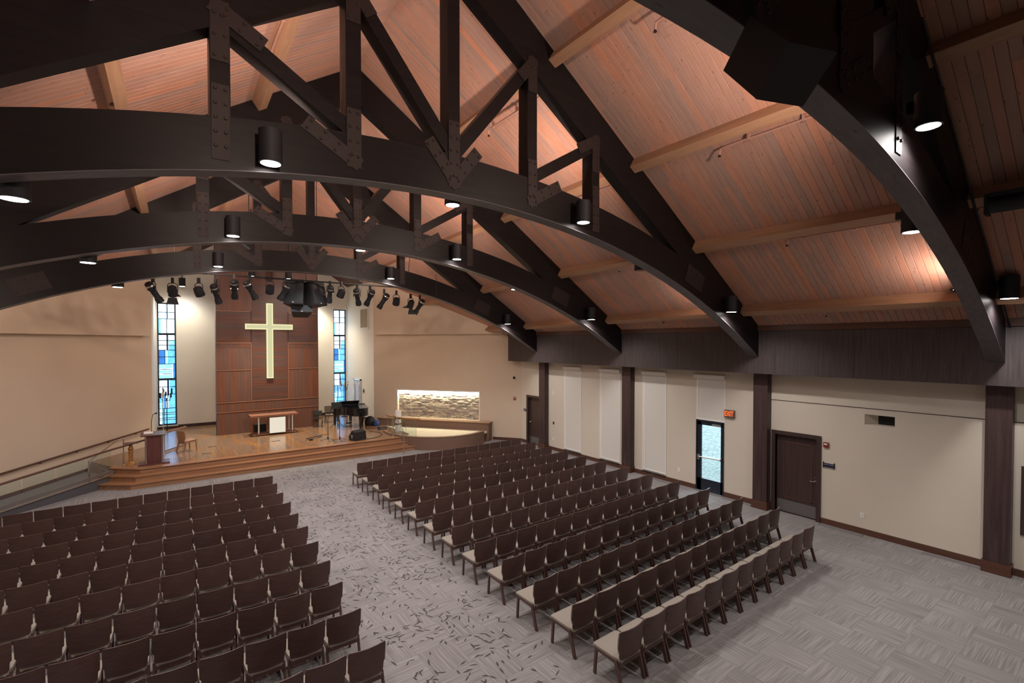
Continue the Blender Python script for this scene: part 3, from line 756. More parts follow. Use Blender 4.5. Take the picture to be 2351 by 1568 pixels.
# ------------------------------------------------------------------ loudspeakers
def speaker_box(name, c, M, h, lab, par=None):
    """trapezoid cabinet: M columns = right, front, up ; h = half sizes"""
    t = par or thing(name, c, lab, 'loudspeaker')
    r, f, u = M.col[0], M.col[1], M.col[2]; c = Vector(c); m = MB(); k = 1.0
    pts = []
    for su in (-1, 1):
        for sr, sf in ((-k, -1), (k, -1), (1, 1), (-1, 1)): pts.append(c+r*h[0]*sr+f*h[1]*sf+u*h[2]*su)
    m.quadbox(pts); m.build('cabinet', 'blackp', t)
    m = MB().obox(c+f*(h[1]+.006), r*h[0]*.95, f*.008, u*h[2]*.95); gr = m.build('grille', 'grille', t)
    return t, c, r, f, u
Mr = Matrix(((-.207, .944, -.258), (-.626, -.331, -.706), (-.752, .015, .659)))
t, c, r, f, u = speaker_box('fill_loudspeaker', (3.274, 1.55, 6.602), Mr, (.226, .187, .164), 'large black loudspeaker hung under the nearest truss at upper right')
m = MB(); m.lathe([(.02, 0), (.02, .006)], c+f*(.187+.016)-u*.11+r*.10, 14, f); m.build('badge', 'signt', t)
m = MB(); m.lathe([(.013, 0), (.013, .008)], c+f*(.187+.017)-u*.11+r*.10, 12, f); m.build('badge_centre', 'signb', t)
m = MB(); m.lathe([(.028, 0), (.028, .012)], c-r*.226-u*.02, 12, -r); m.build('pivot_knob', 'chrome', t)
p_ = c-r*.245-u*.02; m = MB(); m.beam(p_-Vector((0, 0, .06)), p_+Vector((.02, .10, .62)), .085, .014, (1, .2, 0)); m.build('yoke', 'blackp', t)
# centre cluster above the stage: two splayed cabinets and one below
cl = thing('loudspeaker_cluster', (4.25, 18.45, 5.78), 'cluster of black loudspeakers hung above the stage front', 'loudspeaker')
def cab(x, y, z, yaw, pitch, h, nm):
    R = Matrix.Rotation(yaw, 3, 'Z') @ Matrix.Rotation(pitch, 3, 'X') @ Matrix(((1, 0, 0), (0, -1, 0), (0, 0, 1)))
    c = Vector((x, y, z)); r, f, u = R.col[0], R.col[1], R.col[2]; m = MB(); pts = []
    for su in (-1, 1):
        for sr, sf in ((-.7, -1), (.7, -1), (1, 1), (-1, 1)): pts.append(c+r*h[0]*sr+f*h[1]*sf+u*h[2]*su)
    m.quadbox(pts); m.build('cabinet', 'blackp', cl)
    MB().obox(c+f*(h[1]+.006), r*h[0]*.93, f*.008, u*h[2]*.94).build('grille', 'grille', cl)
    MB().obox(c+f*(h[1]+.016)-u*h[2]*.86, r*.025, f*.003, u*.012).build('badge', 'signt', cl)
cab(3.96, 18.45, 6.52, radians(-28), radians(-10), (.32, .27, .44), 'a'); cab(4.56, 18.45, 6.52, radians(34), radians(-10), (.32, .27, .44), 'b'); cab(4.14, 18.50, 5.90, radians(-5), radians(-25), (.35, .21, .14), 'c')
m = MB()
for x in (3.8, 4.7): m.tube([(x, 18.5, 6.85), (x, 18.5, zceil(x, 18.5))], .012, 6)
m.build('hanging_rods', 'black', cl, kind='stuff')

# ------------------------------------------------------------------ stage lighting bar and fixtures
bar = thing('lighting_bar', (4.1, 18.0, 6.95), 'black lighting pipe hung behind the farthest truss', 'pipe')
MB().tube([(.15, 18.0, 6.95), (8.4, 18.0, 6.95)], .026, 10).build('pipe', 'black', bar)
m = MB()
for x in (.4, 2.4, 4.2, 6.2, 8.0): m.tube([(x, 18.0, 6.95), (x, 17.6, zceil(x, 17.6))], .014, 6)
m.build('hangers', 'black', bar, kind='stuff')
def fixture(kind):
    t = thing('stage_spotlight' if kind != 'par' else 'par_can', (0, 0, 0))
    MB().box(-.03, .03, -.03, .03, -.11, .035).build('clamp', 'black', t)
    MB().tube([(-.11, 0, -.36), (-.11, 0, -.16), (-.06, 0, -.11), (.06, 0, -.11), (.11, 0, -.16), (.11, 0, -.36)], .011, 6).build('yoke', 'black', t)
    a = Vector((0, .55, -.83)).normalized(); c = Vector((0, 0, -.33))
    if kind == 'par':
        b = MB().lathe([(.045, -.14), (.10, -.11), (.115, -.02), (.12, .12), (.115, .13)], c, 16, a).build('housing', 'black', t)
        MB().lathe([(.105, .131), (.105, .134)], c, 14, a).build('lens', 'lampoff', t)
    elif kind == 'barn':
        MB().lathe([(.05, -.17), (.10, -.13), (.11, .06), (.11, .12)], c, 14, a).build('housing', 'black', t)
        MB().lathe([(.09, .121), (.09, .124)], c, 14, a).build('lens', 'lampoff', t)
        sd = Vector((1, 0, 0)); up = a.cross(sd)
        for s in (1, -1):
            m = MB(); p = c+a*.12+up*.11*s; q = p+(a*.8+up*s*.6)*.18; m.quadbox([p-sd*.09, p+sd*.09, p+sd*.09+a*.004, p-sd*.09+a*.004, q-sd*.14, q+sd*.14, q+sd*.14+a*.004, q-sd*.14+a*.004]); m.build('barn_door', 'black', t)
    else:
        MB().lathe([(.06, -.24), (.095, -.20), (.10, -.05), (.075, -.01), (.07, .18), (.092, .24), (.092, .34)], c, 14, a).build('barrel', 'black', t)
        MB().lathe([(.08, .341), (.08, .344)], c, 14, a).build('lens', 'lampoff', t)
        MB().lathe([(.101, -.15), (.101, -.11)], c, 14, a).build('cooling_band', 'chrome', t)
        MB().box(-.10, .10, -.008, .008, c.z-.04, c.z-.02).build('shutter', 'chrome', t)
    return t
FX = {k: fixture(k) for k in ('ell', 'par', 'barn')}; fxused = set()
FL = [(-.12, 6.75, 'ell', 60), (.36, 6.75, 'barn', 10), (1.03, 6.80, 'par', 40), (1.48, 6.80, 'ell', 30), (2.00, 6.98, 'ell', 10), (2.45, 6.98, 'ell', 60), (3.05, 7.0, 'par', 0), (3.52, 7.0, 'ell', -40), (5.02, 7.0, 'ell', 5), (5.42, 7.0, 'par', -20), (6.00, 6.95, 'ell', 35), (6.50, 6.95, 'ell', -25), (7.05, 6.85, 'ell', -50), (7.55, 6.82, 'par', 5), (8.15, 6.72, 'barn', -10), (8.55, 6.70, 'ell', -45)]
for i, (x, z, kd, rot) in enumerate(FL):
    o = FX[kd] if kd not in fxused else copy_tree(FX[kd]); fxused.add(kd)
    o.location = (x, 18.0, z-.04); o.rotation_euler = (0, 0, radians(-rot)); o.scale = (1.15, 1.15, 1.15)
    tag(o, 'black '+{'ell': 'ellipsoidal stage spotlight', 'par': 'round par can light', 'barn': 'stage light with barn doors'}[kd]+', '+ORD[i+1]+' fixture from the left on the lighting bar', 'stage light', 'stage lights behind the farthest truss')
# warm stage downlights and wall washers (recessed cans high over the apse)
for i, (x, y, z, tx, ty, pw) in enumerate([(.95, 28.3, 7.5, .95, 28.6, P_WASH), (6.95, 28.3, 7.45, 6.95, 28.6, P_WASH*2.9), (3.30, 23.8, 7.68, 3.4, 23.8, P_STAGE), (4.80, 23.8, 7.68, 5.0, 23.8, P_STAGE)]):
    place_can((x, y, z), ['cylinder downlight washing the pale wall beside the left window', 'cylinder downlight washing the pale wall beside the right window', 'cylinder downlight over the stage, left of the cross top', 'cylinder downlight over the stage, right of the cross top'][i], 0, True, pw, 'downlights over the stage', 1.30 if i > 1 else 2.1, True, .55 if i > 1 else .8)
    MB().tube([(x, y, z+.4), (x, y, zceil(x, y)+.02)], .02, 8).build('stem', 'black', bpy.data.objects[[o.name for o in bpy.data.objects if o.name.startswith('cylinder_downlight')][-1]])
MB().tube([(8.26, 16.0, 6.55), (8.26, 16.0, 7.3)], .008, 6).build('microphone_wire', 'black', None, 'thin hanging choir microphone wire before the farthest truss', 'microphone')

# ------------------------------------------------------------------ doors on the window wall
def panel_door(name, ya, yb, lab, far=False, kickp=True):
    d = thing(name, (14.1, (ya+yb)/2, 0), lab, None, None, 'structure')
    f = MB(); f.box(14.075, 14.30, ya, ya+.10, 0, 2.20); f.box(14.075, 14.30, yb-.10, yb, 0, 2.20); f.box(14.075, 14.30, ya, yb, 2.20, 2.30); f.build('door_frame', 'doorw', d)
    a, b = ya+.10, yb-.10
    lf_ = MB().box(14.20, 14.25, a, b, .01, 2.20).build('leaf', 'doorw', d)
    s = .012; pa, pb, za, zb = a+.14, b-.18, .42, 2.0
    m = MB(); m.box(14.19, 14.20, pa, pa+s*2, za, zb); m.box(14.19, 14.20, pb-s*2, pb, za, zb); m.box(14.19, 14.20, pa, pb, za, za+s*2); m.box(14.19, 14.20, pa, pb, zb-s*2, zb); m.build('panel_moulding', 'base', lf_)
    if kickp: MB().box(14.192, 14.20, a+.02, b-.02, .03, .35).build('kick_plate', 'kick', lf_)
    hy = a+.07 if not far else b-.07; sg = 1 if not far else -1
    h = MB(); h.lathe([(.028, 0), (.028, .012)], (14.2, hy, 1.04), 12, (-1, 0, 0)); h.tube([(14.19, hy, 1.04), (14.14, hy, 1.04), (14.14, hy+sg*.11, 1.035)], .010, 8); h.build('lever_handle', 'chrome', lf_)
    MB().lathe([(.022, 0), (.022, .012)], (14.2, hy, 1.15), 12, (-1, 0, 0)).build('deadbolt', 'chrome', lf_)
    return d
panel_door('door_1', 5.43, 6.70, 'dark walnut panel door with metal kick plate beside the column')
panel_door('door_2', 17.0, 18.08, 'dark walnut panel door in the far corner behind the last column', True)
MB().box(14.30, 14.42, 5.4, 6.75, -.02, 2.35).build('door_backing', 'doorw', wall_right); MB().box(14.30, 14.42, 16.95, 18.1, -.02, 2.35).build('door_backing', 'doorw', wall_right)
# glazed exit door with roller shade above
ed = thing('door_3', (14.14, 8.63, 0), 'dark framed glass exit door with push bar and daylight outside', None, None, 'structure')
m = MB(); a, b = 8.15, 9.11
m.box(14.10, 14.20, a, a+.035, 0, 2.28); m.box(14.10, 14.20, b-.035, b, 0, 2.28); m.box(14.10, 14.20, a, b, 2.24, 2.28); m.build('door_frame', 'wframe', ed)
m = MB(); a2, b2 = a+.04, b-.04
m.box(14.12, 14.17, a2, a2+.07, .01, 2.23); m.box(14.12, 14.17, b2-.14, b2, .01, 2.23); m.box(14.12, 14.17, a2, b2, 2.13, 2.235); m.box(14.12, 14.17, a2, b2, .01, .40); er_ = m.build('leaf_rails', 'wframe', ed)
MB().box(14.14, 14.15, a2+.07, b2-.14, .40, 2.13).build('glass_pane', 'glass', er_)
m = MB(); m.tube([(14.07, a2+.06, 1.11), (14.07, b2-.05, 1.09)], .022, 10); m.box(14.05, 14.12, b2-.10, b2-.03, 1.0, 1.18); m.box(14.06, 14.12, a2+.01, a2+.06, 1.07, 1.15); m.build('push_bar', 'chrome', er_)
MB().box(14.06, 14.12, a2+.05, a2+.34, 2.14, 2.20).build('door_closer', 'register', ed)
MB().box(13.95, 14.2, a, b, 0, .012).build('threshold', 'register', ed)
# windows under closed roller shades
def shade(idx, a, b, z0, lab, full=True):
    w = thing('roller_shade', (14.1, (a+b)/2, z0), lab, 'roller shade', 'roller shades on the window wall')
    MB().box(14.03, 14.14, a-.01, b+.01, 3.63, 3.75).build('cassette', 'white', w)
    MB().box(14.125, 14.131, a+.03, b-.10, z0+.05, 3.64).build('fabric', 'shade', w)
    MB().box(14.115, 14.14, a+.03, b-.10, z0, z0+.05).build('bottom_bar', 'white', w)
    m = MB(); m.box(14.118, 14.14, b-.10, b-.05, z0, 3.64); m.box(14.118, 14.14, a, a+.03, z0, 3.64); m.build('side_channel', 'jamb', w)
    return w
LS = ['full length cream roller shade nearest the far column and corner door', 'full length cream roller shade just before the second column from the stage', 'full length cream roller shade between the column and the exit door']
for i, (a, b) in enumerate(shades):
    shade(i, a, b, .20, LS[i])
    w = thing('window_%d' % (i+3), (14.2, (a+b)/2, .17), None, None, None, 'structure')
    MB().box(14.30, 14.33, a, b, .17, 3.74).build('blackout', 'jamb', w)
    m = MB(); m.box(14.105, 14.30, b-.05, b, .17, 3.74); m.box(14.105, 14.30, a, a+.03, .17, 3.74); m.build('jamb', 'jamb', w)
    MB().box(14.06, 14.12, a, b, .145, .165).build('vent_slot', 'black', w)
shade(3, 8.13, 9.16, 2.29, 'short cream roller shade hanging above the glass exit door')
w = thing('window_6', (14.2, 8.63, 2.29), None, None, None, 'structure'); MB().box(14.30, 14.33, 8.15, 9.11, 2.28, 3.74).build('blackout', 'jamb', w)
# outside ground seen through the exit door
m = MB(); n = len(m.v); m.v += [(14.43, -30, -.1), (60, -30, 9), (60, 60, 9), (14.43, 60, -.1)]; m.add((0, 1, 2, 3)); m.build('exterior_ground', 'dirt', kind='structure')
# exit sign
ex = thing('exit_sign', (14.06, 7.96, 2.48), 'lit red and orange exit sign above right of the glass door', 'exit sign')
MB().box(14.05, 14.12, 7.80, 8.12, 2.48, 2.71).build('housing', 'exitface', ex)
MB().box(14.043, 14.05, 7.83, 8.09, 2.505, 2.685).build('face_plate', 'exitface', ex)
def text(s, size, loc, rotz, mat, par, nm='lettering', ext=.002, off=0.):
    cu = bpy.data.curves.new(nm, 'FONT'); cu.body = s; cu.size = size; cu.extrude = ext; cu.align_x = 'CENTER'; cu.align_y = 'CENTER'; cu.offset = off; cu.materials.append(MT[mat])
    tmp = bpy.data.objects.new(nm, cu); COL.objects.link(tmp); bpy.context.view_layer.update()
    me = bpy.data.meshes.new_from_object(tmp.evaluated_get(bpy.context.evaluated_depsgraph_get())); bpy.data.objects.remove(tmp); bpy.data.curves.remove(cu)
    if not me.materials: me.materials.append(MT[mat])
    o = bpy.data.objects.new(nm, me); COL.objects.link(o); o.parent = par; o.location = Vector(loc)-Vector(ORG[par.name]); o.rotation_euler = (radians(90), 0, rotz)
    return o
tx = text('EXIT', .19, (14.040, 7.96, 2.595), radians(-90), 'exitred', ex, off=.004); tx.scale = (.74, 1.12, 1)
# wall devices
def alarm(c, n, lab):
    t = thing('fire_alarm', c, lab, 'fire alarm', 'fire alarm strobes'); n = Vector(n); sd = Vector((n.y, -n.x, 0)); c = Vector(c)
    m = MB(); m.obox(c+n*.025+Vector((0, 0, .065)), sd*.06, n*.025, Vector((0, 0, .065))); m.build('housing', 'red', t)
    m = MB(); m.obox(c+n*.055+Vector((0, 0, .085)), sd*.038, n*.008, Vector((0, 0, .016))); m.build('strobe', 'white', t)
alarm((14.12, 5.31, 2.03), (-1, 0, 0), 'red fire alarm strobe right of the near walnut door')
q = PR(7.78, 0, 2.01); alarm(q, nR, 'red fire alarm strobe on the beige corner wall above the font end')
sg = thing('room_sign', (14.11, 5.245, 1.50), 'navy room sign with pale lettering right of the near walnut door', 'sign')
MB().box(14.10, 14.12, 5.12, 5.37, 1.51, 1.61).build('plate', 'signb', sg)
m = MB(); m.box(14.092, 14.12, 5.11, 5.13, 1.49, 1.64); m.box(14.092, 14.12, 5.36, 5.38, 1.49, 1.64); m.build('end_bracket', 'black', sg)
MB().box(14.095, 14.12, 5.13, 5.36, 1.495, 1.512).build('tray', 'register', sg)
text('FAMILY ROOM', .034, (14.098, 5.245, 1.575), radians(-90), 'signt', sg)
sg = thing('room_sign', (14.11, 18.22, 1.50), 'small black room sign left of the far corner door', 'sign')
MB().box(14.10, 14.12, 18.12, 18.32, 1.51, 1.62).build('plate', 'signb', sg); MB().box(14.094, 14.10, 18.17, 18.27, 1.55, 1.58).build('insert', 'signt', sg)
for i, (y, z, lab, mt) in enumerate([(4.49, .47, 'white wall outlet low on the beige wall right of the near door', 'white'), (9.75, .49, 'white wall outlet low on the wall left of the exit door', 'white'), (16.19, .51, 'white wall outlet low beside the farthest column', 'white'), (16.17, 2.55, 'small white wall plate high beside the farthest column', 'white'), (16.16, 1.21, 'small black wall control beside the farthest column', 'black')]):
    o = thing('outlet_plate' if i < 3 else 'wall_plate', (14.12, y, z-.06), lab, 'wall plate')
    MB().box(14.108, 14.12, y-.04, y+.04, z-.06, z+.06).build('plate', mt, o); MB().box(14.105, 14.108, y-.018, y+.018, z-.04, z+.04).build('insert', 'shade' if mt == 'white' else 'black', o)
q = PR(7.77, .07, 3.08)
o = thing('dome_camera', q, 'small black dome camera high on the beige corner wall', 'camera'); MB().lathe([(.02, -.07), (.055, -.05), (.065, 0), (.05, .05), (.02, .065)], q, 14, nR).build('dome', 'black', o); MB().lathe([(.07, -.075), (.07, -.06)], q, 14, nR).build('mount', 'white', o)
# recess in wall (projector port)
m = MB(); m.box(14.40, 14.42, 3.86, 4.28, 2.75, 3.0); m.build('recess_back', 'black', wall_right); m = MB(); m.prism([(14.14, 4.47, 2.75), (14.40, 4.27, 2.75), (14.41, 4.47, 2.75)], (0, 0, .25)); m.build('recess_splay', 'wall', wall_right)
# dark notice board at the right edge
o = thing('notice_board', (14.1, 1.3, .87), 'dark framed board on the wall at the right edge past the column', 'board'); MB().box(14.09, 14.12, .75, 1.76, .87, 2.27).build('panel', 'doorw', o)
# floor registers
for i, (y0, y1, lab) in enumerate([(4.42, 5.42, 'long white floor register below the wall beside the near door'), (2.26, 3.26, 'long white floor register beside the nearest column'), (7.2, 8.05, 'long white floor register between exit door and column'), (9.9, 11.0, 'long white floor register under the shade left of the exit door'), (12.35, 13.3, 'long white floor register under the middle shade'), (14.4, 15.4, 'long white floor register under the farthest shade')]):
    t = thing('floor_register', (13.96, (y0+y1)/2, 0), lab, 'register', 'floor registers along the window wall')
    m = MB(); x0, x1 = 13.87, 14.03; e = .018
    m.box(x0, x1, y0, y0+e, 0, .008); m.box(x0, x1, y1-e, y1, 0, .008); m.box(x0, x0+e, y0, y1, 0, .008); m.box(x1-e, x1, y0, y1, 0, .008); m.build('frame', 'register', t)
    m = MB(); y = y0+e
    m.box(x0+e, x1-e, y0+e, y1-e, 0, .003); m.build('tray', 'regdark', t)
    m = MB()
    for k in range(6): xx = x0+e+.01+k*.021; m.box(xx, xx+.010, y0+e, y1-e, .003, .007)
    m.build('slats', 'register', t, kind='stuff')
MB().box(-3.3, -2.2, 19.0, 19.12, 0, .006).build('ramp_register', 'register', None, 'pale floor register strip beside the ramp curb', 'register').rotation_euler = (0, 0, radians(0))
o = bpy.data.objects['ramp_register']; o.rotation_euler = (0, 0, radians(43)); o.location = (-2.35, 19.55, 0)

# ------------------------------------------------------------------ door and grille on the apse return wall
d4 = thing('door_4', (9.17, 27.4, STG), 'pale panelled door in the apse side wall behind the piano', None, None, 'structure')
m = MB(); m.box(9.10, 9.19, 26.85, 26.93, STG, 2.72); m.box(9.10, 9.19, 27.97, 28.05, STG, 2.72); m.box(9.10, 9.19, 26.85, 28.05, 2.64, 2.72); m.build('door_frame', 'chrome', d4)
MB().box(9.13, 9.18, 26.93, 27.97, STG, 2.64).build('leaf', plain('pale_door', (.62, .64, .70), .5), d4)
m = MB(); m.box(9.12, 9.13, 27.08, 27.13, 1.0, 2.4); m.box(9.12, 9.13, 27.75, 27.80, 1.0, 2.4); m.build('panel_moulding', 'regdark', d4)
MB().tube([(9.12, 27.02, 1.5), (9.06, 27.02, 1.5), (9.06, 27.14, 1.5)], .014, 8).build('lever_handle', 'chrome', d4)
gv = thing('return_air_grille', (9.16, 26.3, 5.55), 'beige return air grille high on the apse side wall', 'grille')
MB().box(9.14, 9.17, 25.68, 26.95, 5.53, 6.70).build('frame', 'jamb', gv); MB().box(9.132, 9.14, 25.76, 26.87, 5.61, 6.62).build('backing', plain('grille_tan', (.36, .31, .21), .7), gv)
m = MB()
for k in range(22): yy = 25.77+k*.05; m.box(9.124, 9.132, yy, yy+.025, 5.61, 6.62)
m.box(9.12, 9.13, 25.76, 26.87, 6.09, 6.12); m.build('louvres', plain('grille_tan2', (.42, .37, .26), .7), gv, kind='stuff')
o = thing('thermostat', (9.17, 26.5, 2.05), 'small dark thermostat on the wall beside the apse door', 'thermostat'); MB().box(9.13, 9.19, 26.42, 26.54, 2.02, 2.2).build('body', 'black', o); MB().box(9.125, 9.13, 26.45, 26.51, 2.10, 2.17).build('display', 'white', o)

# ------------------------------------------------------------------ stone niche, ledge and curved font
m = MB(); z0f, z1f = NZ0-.0, NZ1+.05
diag_box(m, PR, N0-.06, N1+.06, -.02, .02, NZ1, NZ1+.06); diag_box(m, PR, N0-.06, N0, -.02, .02, NZ0, NZ1); diag_box(m, PR, N1, N1+.06, -.02, .02, NZ0, NZ1); m.build('niche_trim', 'jamb', wdr)
rst = random.Random(21); rows = 30; rh = (NZ1-NZ0)/rows
sl = MB(); ncount = 0
for r in range(rows):
    t0 = N0
    while t0 < N1-.02:
        l = rst.uniform(.12, .32); t1 = min(N1, t0+l)
        if N1-t1 < .08: t1 = N1
        o1 = -.2+rst.uniform(.02, .085); m = MB(); diag_box(m, PR, t0+.002, t1-.002, -.22, o1, NZ0+r*rh+.002, NZ0+(r+1)*rh-.002, rst.random())
        if ncount < 300: m.build('stone', 'stone', wdr); ncount += 1
        else:
            for q in m.f: sl.add([len(sl.v)+k for k in q], rst.random())
            sl.v += m.v
        t0 = t1
if sl.v: sl.build('stones', 'stone', wdr, kind='stuff')
nl = thing('niche_light', PR(3.68, -.04, NZ1-.03), 'hidden strip light at the top of the stone niche', 'strip light')
m = MB(); diag_box(m, PR, N0+.02, N1-.02, -.06, -.03, NZ1-.03, NZ1-.005); m.build('strip', emitter('niche_led', (1.0, .93, .74), 9.), nl)
for tt in (2.2, 3.68, 5.15):
    p = PR(tt, -.05, NZ1-.05); lamp('lamp', 'AREA', p, p+Vector((-nR.x*.25, -nR.y*.25, -1)), P_NICHE/3, C_WARM, nl, shape='RECTANGLE', size=1.4, size_y=.03).rotation_euler.z += 0
for l_ in [c for c in nl.children if c.type == 'LIGHT']:
    zv = Vector((nR.x*.3, nR.y*.3, 1)).normalized(); xv = dR; yv = zv.cross(xv).normalized(); l_.rotation_euler = Matrix((xv, yv, zv)).transposed().to_euler()
# font
ft = thing('baptismal_font', (10.6, 20.4, 0), 'raised curved brown plaster font platform under the stone niche', 'font')
m = MB(); diag_box(m, PR, .55, 6.62, .02, .50, 0, .86); m.build('back_ledge', 'stucco', ft)
m = MB(); diag_box(m, PR, .50, 6.66, .02, .54, .86, .90); m.build('ledge_cap', 'fontcap', ft)
arc = [(8.62, 22.2), (8.55, 21.4), (8.72, 20.6), (9.05, 19.95), (9.55, 19.40), (10.2, 19.02), (10.95, 18.86), (11.7, 18.92), (12.42, 19.20)]
def smooth(P, k=4):
    out = []
    for i in range(len(P)-1):
        p0, p1, p2, p3 = P[max(0, i-1)], P[i], P[i+1], P[min(len(P)-1, i+2)]
        for j in range(k):
            t = j/k; out.append(tuple(.5*((2*p1[q])+(-p0[q]+p2[q])*t+(2*p0[q]-5*p1[q]+4*p2[q]-p3[q])*t*t+(-p0[q]+3*p1[q]-3*p2[q]+p3[q])*t**3) for q in range(len(p1))))
    return out+[P[-1]]
A = smooth(arc, 4)
def offset(P, d):
    out = []
    for i, p in enumerate(P):
        a, b = P[max(0, i-1)], P[min(len(P)-1, i+1)]; tx, ty = b[0]-a[0], b[1]-a[1]; l = hypot(tx, ty); out.append((p[0]-ty/l*d, p[1]+tx/l*d))
    return out
def ribbon(m, P, Q, z0, z1):
    n = len(m.v); k = len(P)
    for (a, b) in zip(P, Q): m.v += [(a[0], a[1], z0), (b[0], b[1], z0), (b[0], b[1], z1), (a[0], a[1], z1)]
    for i in range(k-1):
        a = n+4*i; b = a+4
        for q in range(4): m.add((a+q, b+q, b+(q+1) % 4, a+(q+1) % 4))
    m.add((n, n+1, n+2, n+3)); e = n+4*(k-1); m.add((e+3, e+2, e+1, e)); m.sm = True
m = MB(); ribbon(m, A, offset(A, .16), 0, .56); m.build('curved_wall', 'stucco', ft)
m = MB(); ribbon(m, offset(A, -.012), offset(A, .17), .56, .59); m.build('wall_cap', 'fontcap', ft)
m = MB(); inn = offset(A, .15); back = [PR(6.55, .45), PR(.6, .45)]
m.prism([(x, y, .40) for x, y in inn]+[(p.x, p.y, .40) for p in back], (0, 0, .10)); m.build('basin_floor', 'fontfl', ft)
# glass guard with curved handrail on the font
gg = thing('font_guard', (8.7, 20.8, .59), 'curved glass guard with oak handrail beside the font', 'guard rail')
G = offset(A, .08)[3:15]
seg = [G[0:3], G[2:5], G[4:8], G[7:12]]
for s in ([G[0], G[2]], [G[2], G[4]], [G[4], G[7]], [G[7], G[10]]):
    p, q = Vector((*s[0], 0)), Vector((*s[1], 0)); d = (q-p).normalized(); p += d*.02; q -= d*.02
    MB().beam((p.x, p.y, .98), (q.x, q.y, .98), .012, .74).build('glass_panel', 'glass', gg)
MB().tube([(x, y, 1.37) for x, y in offset(A, .08)[1:15]], .028, 10).build('handrail', 'brassw', gg)
for i in (3, 5, 7, 10, 13):
    x, y = offset(A, .08)[i]; MB().tube([(x, y, .59), (x, y, 1.35)], .008, 6).build('standoff', 'chrome', gg)
# conga-like white stand tucked behind the guard
o = thing('water_dispenser', (9.25, 21.55, STG), 'white cylinder with black bands standing behind the glass guard', 'cylinder'); MB().lathe([(.14, 0), (.15, .25), (.13, .6), (.15, .95), (.14, 1.02)], (9.25, 21.9, .5), 16).build('body', 'white', o)
m = MB()
for z in (.35, .62): m.lathe([(.155, z), (.158, z+.05), (.155, z+.07)], (9.25, 21.9, .5), 16)
m.build('bands', 'black', o, kind='stuff')

# ------------------------------------------------------------------ handrails at the steps
def handrail(pts, r, lab, foot):
    t = thing('step_handrail', pts[0], lab, 'handrail', 'metal step handrails')
    MB().tube(pts[:2], r, 10).build('post', 'chrome', t); MB().tube(pts[-2:], r, 10).build('post', 'chrome', t)
    MB().tube(pts[1:-1], r, 10).build('rail', 'chrome', t)
    m = MB()
    for p in (pts[0], pts[-1]): MB().lathe([(r*2.6, 0), (r*2.6, .008), (r*1.2, .02)], p, 14).build('flange', 'chrome', t)
handrail([(8.51, 19.55, 0), (8.51, 19.55, .92), (8.57, 20.55, 1.44), (8.60, 20.92, 1.47), (8.60, 20.93, STG)], .021, 'brushed metal step handrail at the font end of the stage', 0)
handrail([(-1.86, 20.55, 0), (-1.86, 20.55, .95), (-1.22, 21.20, 1.42), (-1.03, 21.45, 1.44), (-1.03, 21.46, STG)], .021, 'brushed metal step handrail at the pulpit end of the stage', 0)

# ------------------------------------------------------------------ ramp along the left diagonal wall
rp_ = thing('ramp', (-3.2, 20.8, 0), 'carpeted ramp with curb rising along the left diagonal wall', 'ramp')
c0, c1 = Vector((-5.0, 17.28, 0)), Vector((-1.30, 20.75, 0)); dc = (c1-c0).normalized(); nc = Vector((dc.y, -dc.x, 0))
m = MB(); w0, w1 = PL(9.0), PL(3.0)
m.v += [(c0.x, c0.y, 0.0), (c1.x, c1.y, .32), (w1.x, w1.y, .22), (w0.x, w0.y, .0)]; m.add((0, 1, 2, 3))
n = 4; m.v += [(-1.3, 20.75, .32), (-1.25, 21.12, .50), (-2.0, 22.75, .50), (w1.x, w1.y, .22)]; m.add((4, 5, 6, 7)); m.build('ramp_surface', 'carpetb', rp_)
def rampz(p): return .10+.25*(Vector((p.x, p.y, 0))-Vector((-3.52, 18.66, 0))).length/2.83*(1 if p.x > -3.52 else -1)
m = MB()
for a, b in ((c0, c1),):
    za, zb_ = max(.02, rampz(a)), rampz(b); o = Vector((nc.x, nc.y, 0))*-.06
    m.v += [(a.x, a.y, 0), (b.x, b.y, 0), (b.x+o.x, b.y+o.y, 0), (a.x+o.x, a.y+o.y, 0), (a.x, a.y, za), (b.x, b.y, zb_), (b.x+o.x, b.y+o.y, zb_), (a.x+o.x, a.y+o.y, za)]
    for f in [(0, 3, 2, 1), (4, 5, 6, 7), (0, 1, 5, 4), (1, 2, 6, 5), (2, 3, 7, 6), (3, 0, 4, 7)]: m.add(f)
m.build('curb', plain('curb_dark', (.075, .07, .078), .7), rp_)
MB().beam((c0.x, c0.y, max(.04, rampz(c0))+.01), (c1.x, c1.y, rampz(c1)+.01), .07, .02).build('curb_edge', 'chrome', rp_)
MB().beam((c0.x, c0.y, max(.04, rampz(c0))+.09), (c1.x, c1.y, rampz(c1)+.12), .05, .10).build('shoe_rail', plain('shoe_metal', (.30, .28, .27), .35, .8), rp_)
gr_ = thing('ramp_guard', (-2.6, 19.6, .2), 'glass ramp guard with dark wood handrail in front of the left wall', 'guard rail')
e1 = c1+dc*1.2
MB().tube([(c0.x, c0.y, .74), (c1.x, c1.y, 1.22), (e1.x, e1.y, 1.31)], .032, 10).build('handrail', 'base', gr_)
ts = [0, .17, .335, .5, .67, .84, 1.0]
